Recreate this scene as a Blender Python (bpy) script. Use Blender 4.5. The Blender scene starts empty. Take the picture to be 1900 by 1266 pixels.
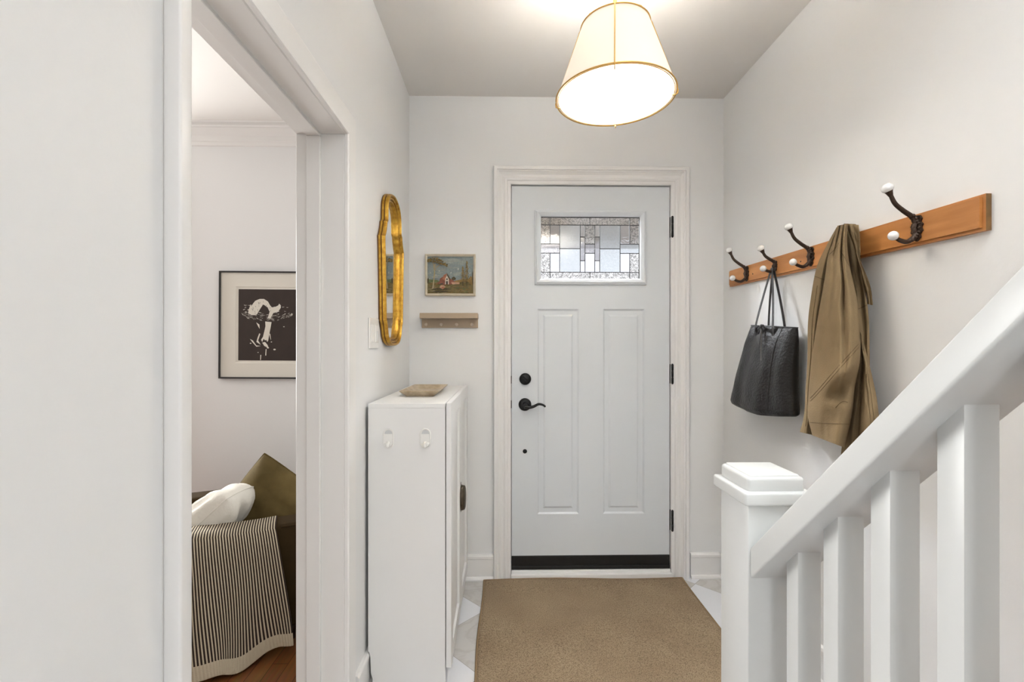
import bpy, bmesh, math, random
from mathutils import Vector, Matrix, noise
PI = math.pi
random.seed(4)
C = bpy.context.scene.collection
scene = bpy.context.scene

# ------------------------------------------------------------------ camera
F = 850.0; VPX = 935.0; HZ = 640.5; CAMZ = 1.24
yaw = math.atan((950 - VPX) / F)
cd = bpy.data.cameras.new('camera'); cam = bpy.data.objects.new('camera', cd); C.objects.link(cam)
cd.sensor_width = 36.0; cd.lens = F / 1900 * 36.0; cd.clip_start = 0.02
cd.shift_y = (HZ - 633) / 1900
cam.location = (0, 0, CAMZ); cam.rotation_euler = (PI / 2, 0, -yaw)
scene.camera = cam

def ray(x, y):
    a = (x - 950) / F
    return Vector((math.sin(yaw) + math.cos(yaw) * a, math.cos(yaw) - math.sin(yaw) * a, (HZ - y) / F))
def PX(x, y, X):
    r = ray(x, y); t = X / r.x; return Vector((X, r.y * t, CAMZ + r.z * t))
def PY(x, y, Y):
    r = ray(x, y); t = Y / r.y; return Vector((r.x * t, Y, CAMZ + r.z * t))
def PZ(x, y, Z):
    r = ray(x, y); t = (Z - CAMZ) / r.z; return Vector((r.x * t, r.y * t, Z))

# ------------------------------------------------------------------ world, lights, exposure
w = bpy.data.worlds.new('world'); scene.world = w; w.use_nodes = True
wn = w.node_tree; bg = wn.nodes['Background']
bg.inputs[0].default_value = (0.93, 0.96, 1.0, 1); bg.inputs[1].default_value = 0.44
scene.view_settings.view_transform = 'Standard'; scene.view_settings.look = 'None'
scene.view_settings.gamma = 1; scene.view_settings.use_curve_mapping = False
scene.view_settings.exposure = 1.52

def area(name, loc, target, sx, sy, power, col, spread=PI):
    l = bpy.data.lights.new(name, 'AREA'); l.shape = 'RECTANGLE'; l.size = sx; l.size_y = sy
    l.energy = power; l.color = col; l.spread = spread
    o = bpy.data.objects.new(name, l); C.objects.link(o); o.location = loc
    o.rotation_euler = (Vector(target) - Vector(loc)).to_track_quat('-Z', 'Z').to_euler()
    return o
area('rear_fill', (0.0, -2.55, 1.5), (0.0, 1, 1.4), 1.0, 1.7, 3, (1.0, 1.0, 1.0))  # added fill from behind the camera, set in an invented rear window
area('daylight_living_window', (-2.9, 2.84, 1.40), (-1.6, 1.2, .9), 1.5, 1.4, 52, (1.0, 1.0, 0.985))
area('stairwell_fill', (0.70, -0.2, 4.3), (0.5, 0.3, 2.0), 0.7, 1.8, 27, (0.96, 0.985, 1.0))  # unseen fill light added in the closed shaft to brighten the near left wall
area('daylight_front_door', (0.40, 2.92, 2.31), (0.6, 1.5, 1.35), 1.1, 0.10, 80, (0.94, 0.97, 1.0))

# ------------------------------------------------------------------ materials
def mat(name, col, rough=0.5, metal=0.0, var=0.0, vscale=6, bump=0.0, bscale=60, stretch=(1, 1, 1), col2=None, detail=4, spec=None, coat=0, sheen=0):
    m = bpy.data.materials.new(name); m.use_nodes = True
    nt = m.node_tree; b = nt.nodes['Principled BSDF']
    b.inputs['Base Color'].default_value = (*col, 1); b.inputs['Roughness'].default_value = rough
    b.inputs['Metallic'].default_value = metal
    if spec is not None: b.inputs['Specular IOR Level'].default_value = spec
    if coat: b.inputs['Coat Weight'].default_value = coat; b.inputs['Coat Roughness'].default_value = 0.15
    if sheen: b.inputs['Sheen Weight'].default_value = sheen; b.inputs['Sheen Roughness'].default_value = 0.5
    tc = nt.nodes.new('ShaderNodeTexCoord'); mp = nt.nodes.new('ShaderNodeMapping')
    mp.inputs['Scale'].default_value = stretch
    nt.links.new(tc.outputs['Object'], mp.inputs['Vector'])
    c2 = col2 if col2 else tuple(c * (1 - var) for c in col)
    if var or col2:
        n = nt.nodes.new('ShaderNodeTexNoise'); n.inputs['Scale'].default_value = vscale; n.inputs['Detail'].default_value = detail
        nt.links.new(mp.outputs[0], n.inputs['Vector'])
        r = nt.nodes.new('ShaderNodeValToRGB'); r.color_ramp.elements[0].position = 0.35; r.color_ramp.elements[1].position = 0.65
        r.color_ramp.elements[0].color = (*c2, 1); r.color_ramp.elements[1].color = (*col, 1)
        nt.links.new(n.outputs['Fac'], r.inputs['Fac']); nt.links.new(r.outputs[0], b.inputs['Base Color'])
    if bump:
        n = nt.nodes.new('ShaderNodeTexNoise'); n.inputs['Scale'].default_value = bscale; n.inputs['Detail'].default_value = 3
        nt.links.new(mp.outputs[0], n.inputs['Vector'])
        bp = nt.nodes.new('ShaderNodeBump'); bp.inputs['Strength'].default_value = bump; bp.inputs['Distance'].default_value = 0.01
        nt.links.new(n.outputs['Fac'], bp.inputs['Height']); nt.links.new(bp.outputs[0], b.inputs['Normal'])
    return m

M = {}
M['wall'] = mat('warm_white_wall_paint', (0.80, 0.803, 0.80), 0.6, bump=0.03, bscale=90, var=0.015, vscale=2)
M['ceiling'] = mat('ceiling_paint', (0.74, 0.715, 0.685), 0.75, var=0.01)
M['trim'] = mat('gloss_white_trim_paint', (0.81, 0.80, 0.785), 0.32, bump=0.01, bscale=25)
M['jambpaint'] = mat('semi_gloss_jamb_paint', (0.79, 0.785, 0.765), 0.35, bump=0.05, bscale=12, stretch=(1, 1, .25))
M['rail'] = mat('thick_white_railing_paint', (0.64, 0.65, 0.64), 0.35, bump=0.08, bscale=22)
M['door'] = mat('cool_white_door_paint', (0.67, 0.70, 0.725), 0.42, bump=0.015, bscale=60)
M['cabinet'] = mat('white_cabinet_foil', (0.79, 0.785, 0.77), 0.4)
M['black'] = mat('oil_rubbed_black_metal', (0.012, 0.012, 0.012), 0.35, 0.6)
M['rubber'] = mat('black_sweep', (0.008, 0.008, 0.008), 0.45, var=0.3, vscale=30)
M['lead'] = mat('dark_lead_came', (0.06, 0.06, 0.06), 0.5, 0.5)
M['white_plastic'] = mat('white_plastic', (0.84, 0.83, 0.80), 0.25)
M['grey_plastic'] = mat('pale_grey_plastic', (0.60, 0.61, 0.61), 0.25)
M['gold'] = mat('antique_gold_leaf', (0.62, 0.37, 0.055), 0.38, 0.8, col2=(0.42, 0.21, 0.025), vscale=60, bump=0.12, bscale=70)
M['golddark'] = mat('dark_gold_groove', (0.16, 0.07, 0.015), 0.5, 0.4)
M['mirror'] = mat('mirror_silver', (0.93, 0.93, 0.92), 0.01, 1.0)
M['taupe'] = mat('taupe_painted_wood', (0.42, 0.325, 0.225), 0.5)
M['peg'] = mat('beige_peg', (0.50, 0.42, 0.33), 0.5)
M['cream'] = mat('cream_painted_frame', (0.62, 0.55, 0.42), 0.5, var=0.15, vscale=30)
M['brass'] = mat('brushed_brass', (0.62, 0.38, 0.11), 0.3, 0.9)
M['wood'] = mat('honey_pine', (0.60, 0.27, 0.085), 0.42, col2=(0.42, 0.17, 0.045), vscale=3.5, stretch=(6, .8, 7), detail=7)
M['wooddark'] = mat('pine_end_grain', (0.27, 0.13, 0.035), 0.5, col2=(0.13, 0.07, 0.02), vscale=20)
M['iron'] = mat('bronze_iron', (0.055, 0.035, 0.024), 0.45, 0.6, bump=0.2, bscale=120)
M['ceramic'] = mat('white_ceramic', (0.82, 0.82, 0.81), 0.15, coat=.4, var=.08, vscale=60)
M['leather'] = mat('black_pebbled_leather', (0.013, 0.0118, 0.0112), 0.42, bump=0.3, bscale=120, spec=0.34)
M['leather2'] = mat('black_strap_leather', (0.024, 0.022, 0.022), 0.5, bump=0.2, bscale=80)
M['coat'] = mat('khaki_cotton', (0.265, 0.190, 0.105), 1.0, var=0.12, vscale=9, bump=0.15, bscale=220, spec=.1)
M['coatdark'] = mat('khaki_seam', (0.115, 0.078, 0.042), 1.0, spec=.1)
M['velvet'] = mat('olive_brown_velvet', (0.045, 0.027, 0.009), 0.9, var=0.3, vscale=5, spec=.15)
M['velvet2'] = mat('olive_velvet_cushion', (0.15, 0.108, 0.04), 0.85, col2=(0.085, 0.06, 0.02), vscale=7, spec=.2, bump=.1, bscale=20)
M['linen'] = mat('white_linen', (0.76, 0.73, 0.66), 1.0, bump=0.5, bscale=26, spec=.1)
M['pull'] = mat('aged_bronze_pull', (0.13, 0.105, 0.075), 0.4, 0.8, var=.4, vscale=40)
M['frameblack'] = mat('thin_black_frame', (0.02, 0.018, 0.018), 0.4)
M['mat'] = mat('cream_picture_mat', (0.72, 0.69, 0.62), 0.8)
M['ink'] = mat('dark_brown_ink', (0.035, 0.022, 0.017), 0.75, var=.2, vscale=12)
M['inkwhite'] = mat('paper_white_cut', (0.72, 0.68, 0.60), 0.8)
M['concrete'] = mat('porch_soffit_paint', (0.30, 0.27, 0.24), 0.8)
M['stone'] = mat('travertine', (0.56, 0.47, 0.34), 0.45, col2=(0.36, 0.27, 0.17), vscale=9, stretch=(3, 3, 1), detail=8)
M['stair'] = mat('stair_white_riser', (0.8, 0.79, 0.76), 0.4)
M['tread'] = mat('stained_oak_tread', (0.25, 0.11, 0.04), 0.4, var=.3, vscale=4, stretch=(.6, 8, 8))

def nodes(m): return m.node_tree.nodes, m.node_tree.links, m.node_tree.nodes['Principled BSDF']

def tile_mat():
    m = mat('marble_diamond_tile', (0.7, 0.7, 0.7), 0.22); n, l, b = nodes(m)
    g = n.new('ShaderNodeNewGeometry'); s = n.new('ShaderNodeSeparateXYZ'); l.new(g.outputs['Position'], s.inputs[0])
    def math_(op, a, c):
        q = n.new('ShaderNodeMath'); q.operation = op
        for i, v in enumerate((a, c)):
            if v is None: continue
            if isinstance(v, (int, float)): q.inputs[i].default_value = v
            else: l.new(v, q.inputs[i])
        return q.outputs[0]
    T = 0.431
    u = math_('DIVIDE', math_('ADD', math_('ADD', s.outputs[0], s.outputs[1]), -2.06 + 20 * T), T)
    v = math_('DIVIDE', math_('ADD', math_('SUBTRACT', s.outputs[1], s.outputs[0]), -2.23 + 20 * T), T)
    par = math_('MODULO', math_('ADD', math_('FLOOR', u, None), math_('FLOOR', v, None)), 2)
    fu = math_('ABSOLUTE', math_('SUBTRACT', math_('FRACT', u, None), .5), None)
    fv = math_('ABSOLUTE', math_('SUBTRACT', math_('FRACT', v, None), .5), None)
    grout = math_('GREATER_THAN', math_('MAXIMUM', fu, fv), 0.4955)
    no = n.new('ShaderNodeTexNoise'); no.inputs['Scale'].default_value = 5; no.inputs['Detail'].default_value = 8; no.inputs['Distortion'].default_value = 1.6
    l.new(g.outputs['Position'], no.inputs['Vector'])
    r1 = n.new('ShaderNodeValToRGB'); e = r1.color_ramp.elements
    e[0].position = .42; e[0].color = (0.60, 0.585, 0.57, 1); e[1].position = .5; e[1].color = (0.53, 0.51, 0.49, 1)
    x = e.new(.56); x.color = (0.60, 0.585, 0.565, 1)
    l.new(no.outputs['Fac'], r1.inputs[0])
    mx = n.new('ShaderNodeMix'); mx.data_type = 'RGBA'; l.new(par, mx.inputs[0]); l.new(r1.outputs[0], mx.inputs[6]); mx.inputs[7].default_value = (0.76, 0.77, 0.80, 1)
    # white where parity is odd (sum = -1)
    my = n.new('ShaderNodeMix'); my.data_type = 'RGBA'; l.new(grout, my.inputs[0]); l.new(mx.outputs[2], my.inputs[6]); my.inputs[7].default_value = (0.42, 0.41, 0.39, 1)
    l.new(my.outputs[2], b.inputs['Base Color'])
    return m
M['tile'] = tile_mat()

def wood_floor():
    m = mat('oak_strip_floor', (0.3, 0.12, 0.04), 0.3); n, l, b = nodes(m)
    tc = n.new('ShaderNodeTexCoord'); mp = n.new('ShaderNodeMapping'); l.new(tc.outputs['Object'], mp.inputs[0])
    mp.inputs['Rotation'].default_value = (0, 0, PI / 2)
    br = n.new('ShaderNodeTexBrick'); br.inputs['Scale'].default_value = 1; br.inputs['Brick Width'].default_value = 0.9; br.inputs['Row Height'].default_value = 0.06
    br.inputs['Mortar Size'].default_value = 0.0012; br.inputs['Color1'].default_value = (0.32, 0.13, 0.045, 1); br.inputs['Color2'].default_value = (0.24, 0.09, 0.028, 1); br.inputs['Mortar'].default_value = (0.05, 0.02, 0.01, 1)
    l.new(mp.outputs[0], br.inputs['Vector'])
    no = n.new('ShaderNodeTexNoise'); no.inputs['Scale'].default_value = 8; no.inputs['Detail'].default_value = 6
    mp2 = n.new('ShaderNodeMapping'); mp2.inputs['Scale'].default_value = (10, 1, 1); l.new(tc.outputs['Object'], mp2.inputs[0]); l.new(mp2.outputs[0], no.inputs['Vector'])
    mx = n.new('ShaderNodeMix'); mx.data_type = 'RGBA'; mx.blend_type = 'MULTIPLY'; mx.inputs[0].default_value = .6
    l.new(br.outputs[0], mx.inputs[6]); l.new(no.outputs['Color'], mx.inputs[7]); l.new(mx.outputs[2], b.inputs['Base Color'])
    return m
M['woodfloor'] = wood_floor()

def rug_mat():
    m = mat('speckled_taupe_pile', (0.25, 0.19, 0.12), 0.95); n, l, b = nodes(m)
    tc = n.new('ShaderNodeTexCoord')
    a = n.new('ShaderNodeTexNoise'); a.inputs['Scale'].default_value = 300; a.inputs['Detail'].default_value = 3; l.new(tc.outputs['Object'], a.inputs['Vector'])
    r = n.new('ShaderNodeValToRGB'); e = r.color_ramp.elements
    e[0].position = .33; e[0].color = (0.13, 0.085, 0.045, 1); e[1].position = .60; e[1].color = (0.36, 0.27, 0.17, 1)
    x = e.new(.46); x.color = (0.285, 0.207, 0.125, 1)
    l.new(a.outputs['Fac'], r.inputs[0])
    c = n.new('ShaderNodeTexNoise'); c.inputs['Scale'].default_value = 5; c.inputs['Detail'].default_value = 4; l.new(tc.outputs['Object'], c.inputs['Vector'])
    r2 = n.new('ShaderNodeValToRGB'); r2.color_ramp.elements[0].color = (0.85, 0.82, 0.80, 1); r2.color_ramp.elements[0].position = .35; r2.color_ramp.elements[1].position = .65
    l.new(c.outputs['Fac'], r2.inputs[0])
    mx = n.new('ShaderNodeMix'); mx.data_type = 'RGBA'; mx.blend_type = 'MULTIPLY'; mx.inputs[0].default_value = 1
    l.new(r.outputs[0], mx.inputs[6]); l.new(r2.outputs[0], mx.inputs[7]); l.new(mx.outputs[2], b.inputs['Base Color'])
    bp = n.new('ShaderNodeBump'); bp.inputs['Strength'].default_value = .35; bp.inputs['Distance'].default_value = .004
    l.new(a.outputs['Fac'], bp.inputs['Height']); l.new(bp.outputs[0], b.inputs['Normal'])
    return m
M['rug'] = rug_mat()
M['rugedge'] = mat('tan_rug_binding', (0.27, 0.18, 0.095), 0.9, bump=.2, bscale=150)

def throw_mat():
    m = mat('ribbed_brown_and_cream_knit', (0.5, 0.45, 0.3), 0.95); n, l, b = nodes(m)
    uv = n.new('ShaderNodeUVMap'); uv.uv_map = 'UVMap'; s = n.new('ShaderNodeSeparateXYZ'); l.new(uv.outputs[0], s.inputs[0])
    def math_(op, a, c=None):
        q = n.new('ShaderNodeMath'); q.operation = op
        for i, v in enumerate((a, c)):
            if v is None: continue
            if isinstance(v, (int, float)): q.inputs[i].default_value = v
            else: l.new(v, q.inputs[i])
        return q.outputs[0]
    fr = math_('FRACT', math_('DIVIDE', s.outputs[0], 0.0094))
    d = math_('ABSOLUTE', math_('SUBTRACT', fr, .5))
    dark = math_('MULTIPLY', math_('GREATER_THAN', d, 0.225), math_('LESS_THAN', s.outputs[1], 0.0))
    mx = n.new('ShaderNodeMix'); mx.data_type = 'RGBA'; l.new(dark, mx.inputs[0]); mx.inputs[6].default_value = (0.60, 0.52, 0.38, 1); mx.inputs[7].default_value = (0.030, 0.017, 0.012, 1)
    # stitches
    st = math_('FRACT', math_('DIVIDE', s.outputs[1], 0.006))
    sd = math_('ABSOLUTE', math_('SUBTRACT', st, .5))
    hgt = math_('ADD', math_('MULTIPLY', math_('SUBTRACT', .5, d), 1.0), math_('MULTIPLY', sd, -.35))
    bp = n.new('ShaderNodeBump'); bp.inputs['Strength'].default_value = .8; bp.inputs['Distance'].default_value = .005
    l.new(hgt, bp.inputs['Height']); l.new(bp.outputs[0], b.inputs['Normal'])
    l.new(mx.outputs[2], b.inputs['Base Color'])
    return m
M['throw'] = throw_mat()

def shade_mat(name, col, tr):
    m = bpy.data.materials.new(name); m.use_nodes = True; nt = m.node_tree; nt.nodes.clear()
    o = nt.nodes.new('ShaderNodeOutputMaterial'); d = nt.nodes.new('ShaderNodeBsdfDiffuse'); t = nt.nodes.new('ShaderNodeBsdfTranslucent'); mx = nt.nodes.new('ShaderNodeMixShader')
    no = nt.nodes.new('ShaderNodeTexNoise'); no.inputs['Scale'].default_value = 60
    r = nt.nodes.new('ShaderNodeValToRGB'); r.color_ramp.elements[0].color = (*[c * .95 for c in col], 1); r.color_ramp.elements[1].color = (*col, 1)
    nt.links.new(no.outputs['Fac'], r.inputs[0])
    nt.links.new(r.outputs[0], d.inputs[0]); nt.links.new(r.outputs[0], t.inputs[0])
    mx.inputs[0].default_value = tr; nt.links.new(d.outputs[0], mx.inputs[1]); nt.links.new(t.outputs[0], mx.inputs[2]); nt.links.new(mx.outputs[0], o.inputs[0])
    return m
M['shade'] = shade_mat('cream_linen_shade', (0.56, 0.51, 0.44), 0.05)
M['diffuser'] = shade_mat('white_acrylic_diffuser', (0.97, 0.96, 0.94), 0.85)
def add_glow(m, col, e):
    nt = m.node_tree; out = [n for n in nt.nodes if n.type == 'OUTPUT_MATERIAL'][0]; src = out.inputs[0].links[0].from_socket
    em = nt.nodes.new('ShaderNodeEmission'); em.inputs[0].default_value = (*col, 1); em.inputs[1].default_value = e
    ad = nt.nodes.new('ShaderNodeAddShader'); nt.links.new(src, ad.inputs[0]); nt.links.new(em.outputs[0], ad.inputs[1]); nt.links.new(ad.outputs[0], out.inputs[0])
add_glow(M['shade'], (1.0, .87, .71), .19); add_glow(M['diffuser'], (1.0, .98, .94), 1.8)
M['top'] = shade_mat('top_uplight_glow', (0.9, 0.88, 0.84), 0.3)  # unseen glowing disc added above the shade to light ceiling and upper walls
add_glow(M['top'], (1.0, .985, .95), 21.0)
M['bulb'] = mat('glowing_bulb', (1, .9, .75), .4)
_b = M['bulb'].node_tree.nodes['Principled BSDF']; _b.inputs['Emission Color'].default_value = (1, .86, .68, 1); _b.inputs['Emission Strength'].default_value = 6

M['fill_glow'] = mat('fill_lamp_glow', (1, .97, .92), .4)  # glow of the fill lamp added behind the camera
_b = M['fill_glow'].node_tree.nodes['Principled BSDF']; _b.inputs['Emission Color'].default_value = (1, .98, .96, 1); _b.inputs['Emission Strength'].default_value = 15

def glass_mat(name, scale, contrast, stretch=(1, 1, 1), tint=(1, 1, 1), trl=.3):
    m = bpy.data.materials.new(name); m.use_nodes = True; nt = m.node_tree; nt.nodes.clear(); n = nt.nodes; l = nt.links
    o = n.new('ShaderNodeOutputMaterial'); tp = n.new('ShaderNodeBsdfTransparent'); tl = n.new('ShaderNodeBsdfRefraction'); tl.inputs['IOR'].default_value = 1.12; tl.inputs['Roughness'].default_value = .12; gl = n.new('ShaderNodeBsdfGlossy')
    gl.inputs['Roughness'].default_value = .04
    tc = n.new('ShaderNodeTexCoord'); mp = n.new('ShaderNodeMapping'); mp.inputs['Scale'].default_value = stretch; l.new(tc.outputs['Object'], mp.inputs[0])
    no = n.new('ShaderNodeTexNoise'); no.inputs['Scale'].default_value = scale; no.inputs['Detail'].default_value = 2; no.inputs['Distortion'].default_value = 1.2; l.new(mp.outputs[0], no.inputs['Vector'])
    r = n.new('ShaderNodeValToRGB'); e = r.color_ramp.elements
    e[0].position = .42; e[1].position = .56
    e[0].color = (*[c * (1 - contrast) for c in tint], 1); e[1].color = (*tint, 1); l.new(no.outputs['Fac'], r.inputs[0])
    l.new(r.outputs[0], tp.inputs[0]); l.new(r.outputs[0], tl.inputs[0])
    bp = n.new('ShaderNodeBump'); bp.inputs['Strength'].default_value = .15; bp.inputs['Distance'].default_value = .002; l.new(no.outputs['Fac'], bp.inputs['Height'])
    l.new(bp.outputs[0], gl.inputs['Normal'])
    b2 = n.new('ShaderNodeBump'); b2.inputs['Strength'].default_value = 1; b2.inputs['Distance'].default_value = .004; l.new(no.outputs['Fac'], b2.inputs['Height']); l.new(b2.outputs[0], tl.inputs['Normal'])
    a = n.new('ShaderNodeMixShader'); a.inputs[0].default_value = trl; l.new(tp.outputs[0], a.inputs[1]); l.new(tl.outputs[0], a.inputs[2])
    bm_ = n.new('ShaderNodeMixShader'); bm_.inputs[0].default_value = .09; l.new(a.outputs[0], bm_.inputs[1]); l.new(gl.outputs[0], bm_.inputs[2])
    l.new(bm_.outputs[0], o.inputs[0]); return m
M['g_hammer'] = glass_mat('hammered_glass', 120, .6, trl=.6, tint=(.9, .88, .87))
M['g_frost'] = glass_mat('granite_texture_glass', 240, .12, tint=(.76, .80, .845), trl=.6)
M['g_ridge'] = glass_mat('reeded_grey_glass', 60, .15, stretch=(6, 1, .3), tint=(.50, .49, .52), trl=.6)
M['g_clear'] = glass_mat('clear_bevel_glass', 30, .04, tint=(.92, .93, .98), trl=.5)

# ------------------------------------------------------------------ mesh helpers
def BM(): return bmesh.new()
def box(bm, lo, hi, bev=0.0, seg=2, mi=0):
    t = bmesh.new(); bmesh.ops.create_cube(t, size=1)
    lo = Vector(lo); hi = Vector(hi)
    for v in t.verts: v.co = Vector(((lo[i] + hi[i]) / 2 + v.co[i] * (hi[i] - lo[i]) for i in range(3)))
    if bev: bmesh.ops.bevel(t, geom=t.edges[:], offset=bev, segments=seg, profile=.5, affect='EDGES')
    return merge(bm, t, mi)
def merge(bm, t, mi=0, mtx=None):
    t.verts.ensure_lookup_table(); mp = {}; out = []
    for v in t.verts: mp[v] = bm.verts.new(mtx @ v.co if mtx else v.co); out.append(mp[v])
    for f in t.faces:
        try: g = bm.faces.new([mp[v] for v in f.verts]); g.material_index = mi if mi else f.material_index
        except ValueError: pass
    t.free(); return out
def lathe(bm, prof, origin=(0, 0, 0), axis='Z', n=32, mi=0, sq=(1, 1)):
    ax = {'X': Matrix.Rotation(PI / 2, 4, 'Y'), 'Y': Matrix.Rotation(-PI / 2, 4, 'X'), 'Z': Matrix.Identity(4)}[axis] if isinstance(axis, str) else Vector(axis).to_track_quat('Z', 'Y').to_matrix().to_4x4()
    T = Matrix.Translation(origin) @ ax; rings = []
    for r, z in prof:
        if r < 1e-6: rings.append([bm.verts.new(T @ Vector((0, 0, z)))])
        else: rings.append([bm.verts.new(T @ Vector((r * sq[0] * math.cos(2 * PI * k / n), r * sq[1] * math.sin(2 * PI * k / n), z))) for k in range(n)])
    for a, b in zip(rings, rings[1:]):
        for k in range(n):
            q = (k + 1) % n
            if len(a) == 1 and len(b) == 1: continue
            vs = [a[0], b[k], b[q]] if len(a) == 1 else ([a[k], a[q], b[0]] if len(b) == 1 else [a[k], a[q], b[q], b[k]])
            f = bm.faces.new(vs); f.material_index = mi; f.smooth = True
def ball(bm, c, r, n=16, mi=0):
    k = 9; lathe(bm, [(r * math.sin(PI * i / k), -r * math.cos(PI * i / k)) for i in range(k + 1)], c, 'Z', n, mi)
def cat(pts, n):
    P = [Vector(p) for p in pts]; P = [2 * P[0] - P[1]] + P + [2 * P[-1] - P[-2]]; out = []
    m = len(P) - 3
    for i in range(n + 1):
        u = i / n * m; k = min(int(u), m - 1); t = u - k; a, b, c, d = P[k:k + 4]
        out.append(.5 * ((2 * b) + (c - a) * t + (2 * a - 5 * b + 4 * c - d) * t * t + (3 * b - a - 3 * c + d) * t ** 3))
    return out
def tube(bm, pts, r, n=10, closed=False, mi=0, flat=None, up=(0, 0, 1)):
    pts = [Vector(p) for p in pts]; N = len(pts); R = r if isinstance(r, (list, tuple)) else [r] * N; rings = []; ref = None
    for i, p in enumerate(pts):
        t = (pts[(i + 1) % N] - pts[i - 1]) if closed else (pts[min(i + 1, N - 1)] - pts[max(i - 1, 0)])
        t.normalize()
        if ref is None:
            ref = Vector(up) - t * t.dot(Vector(up))
            if ref.length < .05: ref = Vector((1, 0.01, 0)) - t * t.x
        else: ref = ref - t * t.dot(ref)
        ref.normalize(); s = t.cross(ref); fl = flat or (1, 1)
        rings.append([bm.verts.new(p + R[i] * (fl[0] * math.cos(2 * PI * k / n) * ref + fl[1] * math.sin(2 * PI * k / n) * s)) for k in range(n)])
    m = N if closed else N - 1
    for i in range(m):
        a, b = rings[i], rings[(i + 1) % N]
        for k in range(n):
            f = bm.faces.new([a[k], a[(k + 1) % n], b[(k + 1) % n], b[k]]); f.smooth = True; f.material_index = mi
    if not closed:
        for rr in (rings[0][::-1], rings[-1]):
            f = bm.faces.new(rr); f.material_index = mi
def mitre(bm, rect, prof, fn, closed=True, mi=0):
    a0, b0, a1, b1 = rect; rows = []
    for o, p in prof:
        if closed: q = [(a0 - o, b0 - o), (a0 - o, b1 + o), (a1 + o, b1 + o), (a1 + o, b0 - o)]
        else: q = [(a0 - o, b0), (a0 - o, b1 + o), (a1 + o, b1 + o), (a1 + o, b0)]
        rows.append([bm.verts.new(fn(a, b, p)) for a, b in q])
    L = 4 if closed else 3
    P = len(prof)
    for i in range(P - 1):
        for k in range(L): bm.faces.new([rows[i][k], rows[i][(k + 1) % 4], rows[i + 1][(k + 1) % 4], rows[i + 1][k]]).material_index = mi
    for k in range(L): bm.faces.new([rows[P - 1][k], rows[P - 1][(k + 1) % 4], rows[0][(k + 1) % 4], rows[0][k]]).material_index = mi
    if not closed:
        bm.faces.new([r[0] for r in rows]); bm.faces.new([r[3] for r in rows][::-1])
def prism(bm, poly, fn, h0, h1, mi=0):
    a = [bm.verts.new(fn(x, y, h0)) for x, y in poly]; b = [bm.verts.new(fn(x, y, h1)) for x, y in poly]; n = len(poly)
    for f in [a[::-1], b] + [[a[i], a[(i + 1) % n], b[(i + 1) % n], b[i]] for i in range(n)]: bm.faces.new(f).material_index = mi

def origin(o):
    v = Vector((0, 0, 0))
    while o: v = v + o.location; o = o.parent
    return v
def obj(name, bm, m, parent=None, smooth=None, angle=40):
    bmesh.ops.recalc_face_normals(bm, faces=bm.faces[:])
    if parent:
        d = origin(parent)
        for v in bm.verts: v.co -= d
    if smooth:
        for f in bm.faces: f.smooth = True
    me = bpy.data.meshes.new(name); bm.to_mesh(me); bm.free()
    if smooth:
        try: me.set_sharp_from_angle(angle=math.radians(angle))
        except Exception: pass
    for x in (m if isinstance(m, (list, tuple)) else [m]): me.materials.append(x)
    o = bpy.data.objects.new(name, me); C.objects.link(o)
    if parent: o.parent = parent
    return o
def thing(name, label, category, loc=(0, 0, 0), group=None, kind=None):
    o = bpy.data.objects.new(name, None); C.objects.link(o); o.location = loc; o.empty_display_size = .05
    if label: o['label'] = label
    if category: o['category'] = category
    if group: o['group'] = group
    if kind: o['kind'] = kind
    return o
def struct(name, bm, m, label=None, category=None, smooth=None):
    o = obj(name, bm, m, smooth=smooth); o['kind'] = 'structure'
    if label: o['label'] = label
    if category: o['category'] = category
    return o
def recenter(o, loc):
    loc = Vector(loc)
    for v in o.data.vertices: v.co -= loc
    o.location = loc
def tagged(o, label, category, group=None, kind=None):
    o['label'] = label; o['category'] = category
    if group: o['group'] = group
    if kind: o['kind'] = kind
    return o

# ------------------------------------------------------------------ key dimensions
W = 2.43                      # plane of the front wall
XL, XR = -0.500, 1.174        # hall side walls
CZ = CAMZ + (HZ - 179.5) * W / F
XC = XL + 0.012               # face of the opening's casing
pj = PX(647, 248.8, XC); JY = pj.y; OZ = pj.z
XLV = PY(549, 400, JY).x      # living room side of the opening
NY = PX(358, 600, XL + 0.026).y
LW = 2.77                     # living room's front wall
REAR = -2.5

# ------------------------------------------------------------------ shell
b = BM(); box(b, (XL - .1, REAR - .3, -.1), (XR + .15, W + .02, 0)); struct('floor', b, M['tile'], 'hall floor of white and grey marble diamond tiles', 'floor')
b = BM(); box(b, (-4.6, REAR - .3, -.1), (XL - .1, LW + .1, -.002)); struct('floor', b, M['woodfloor'], 'orange-brown oak strip floor of the living room', 'floor')
b = BM(); SWX, SWY0, SWY1 = .36, -1.2, .85
box(b, (-4.6, REAR - .3, CZ), (SWX, LW + .1, CZ + .1)); box(b, (SWX, SWY1, CZ), (XR + .15, LW + .1, CZ + .1)); box(b, (SWX, REAR - .3, CZ), (XR + .15, SWY0, CZ + .1)); struct('ceiling', b, M['ceiling'], 'plain grey-beige ceiling over the hall', 'ceiling')
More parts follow.
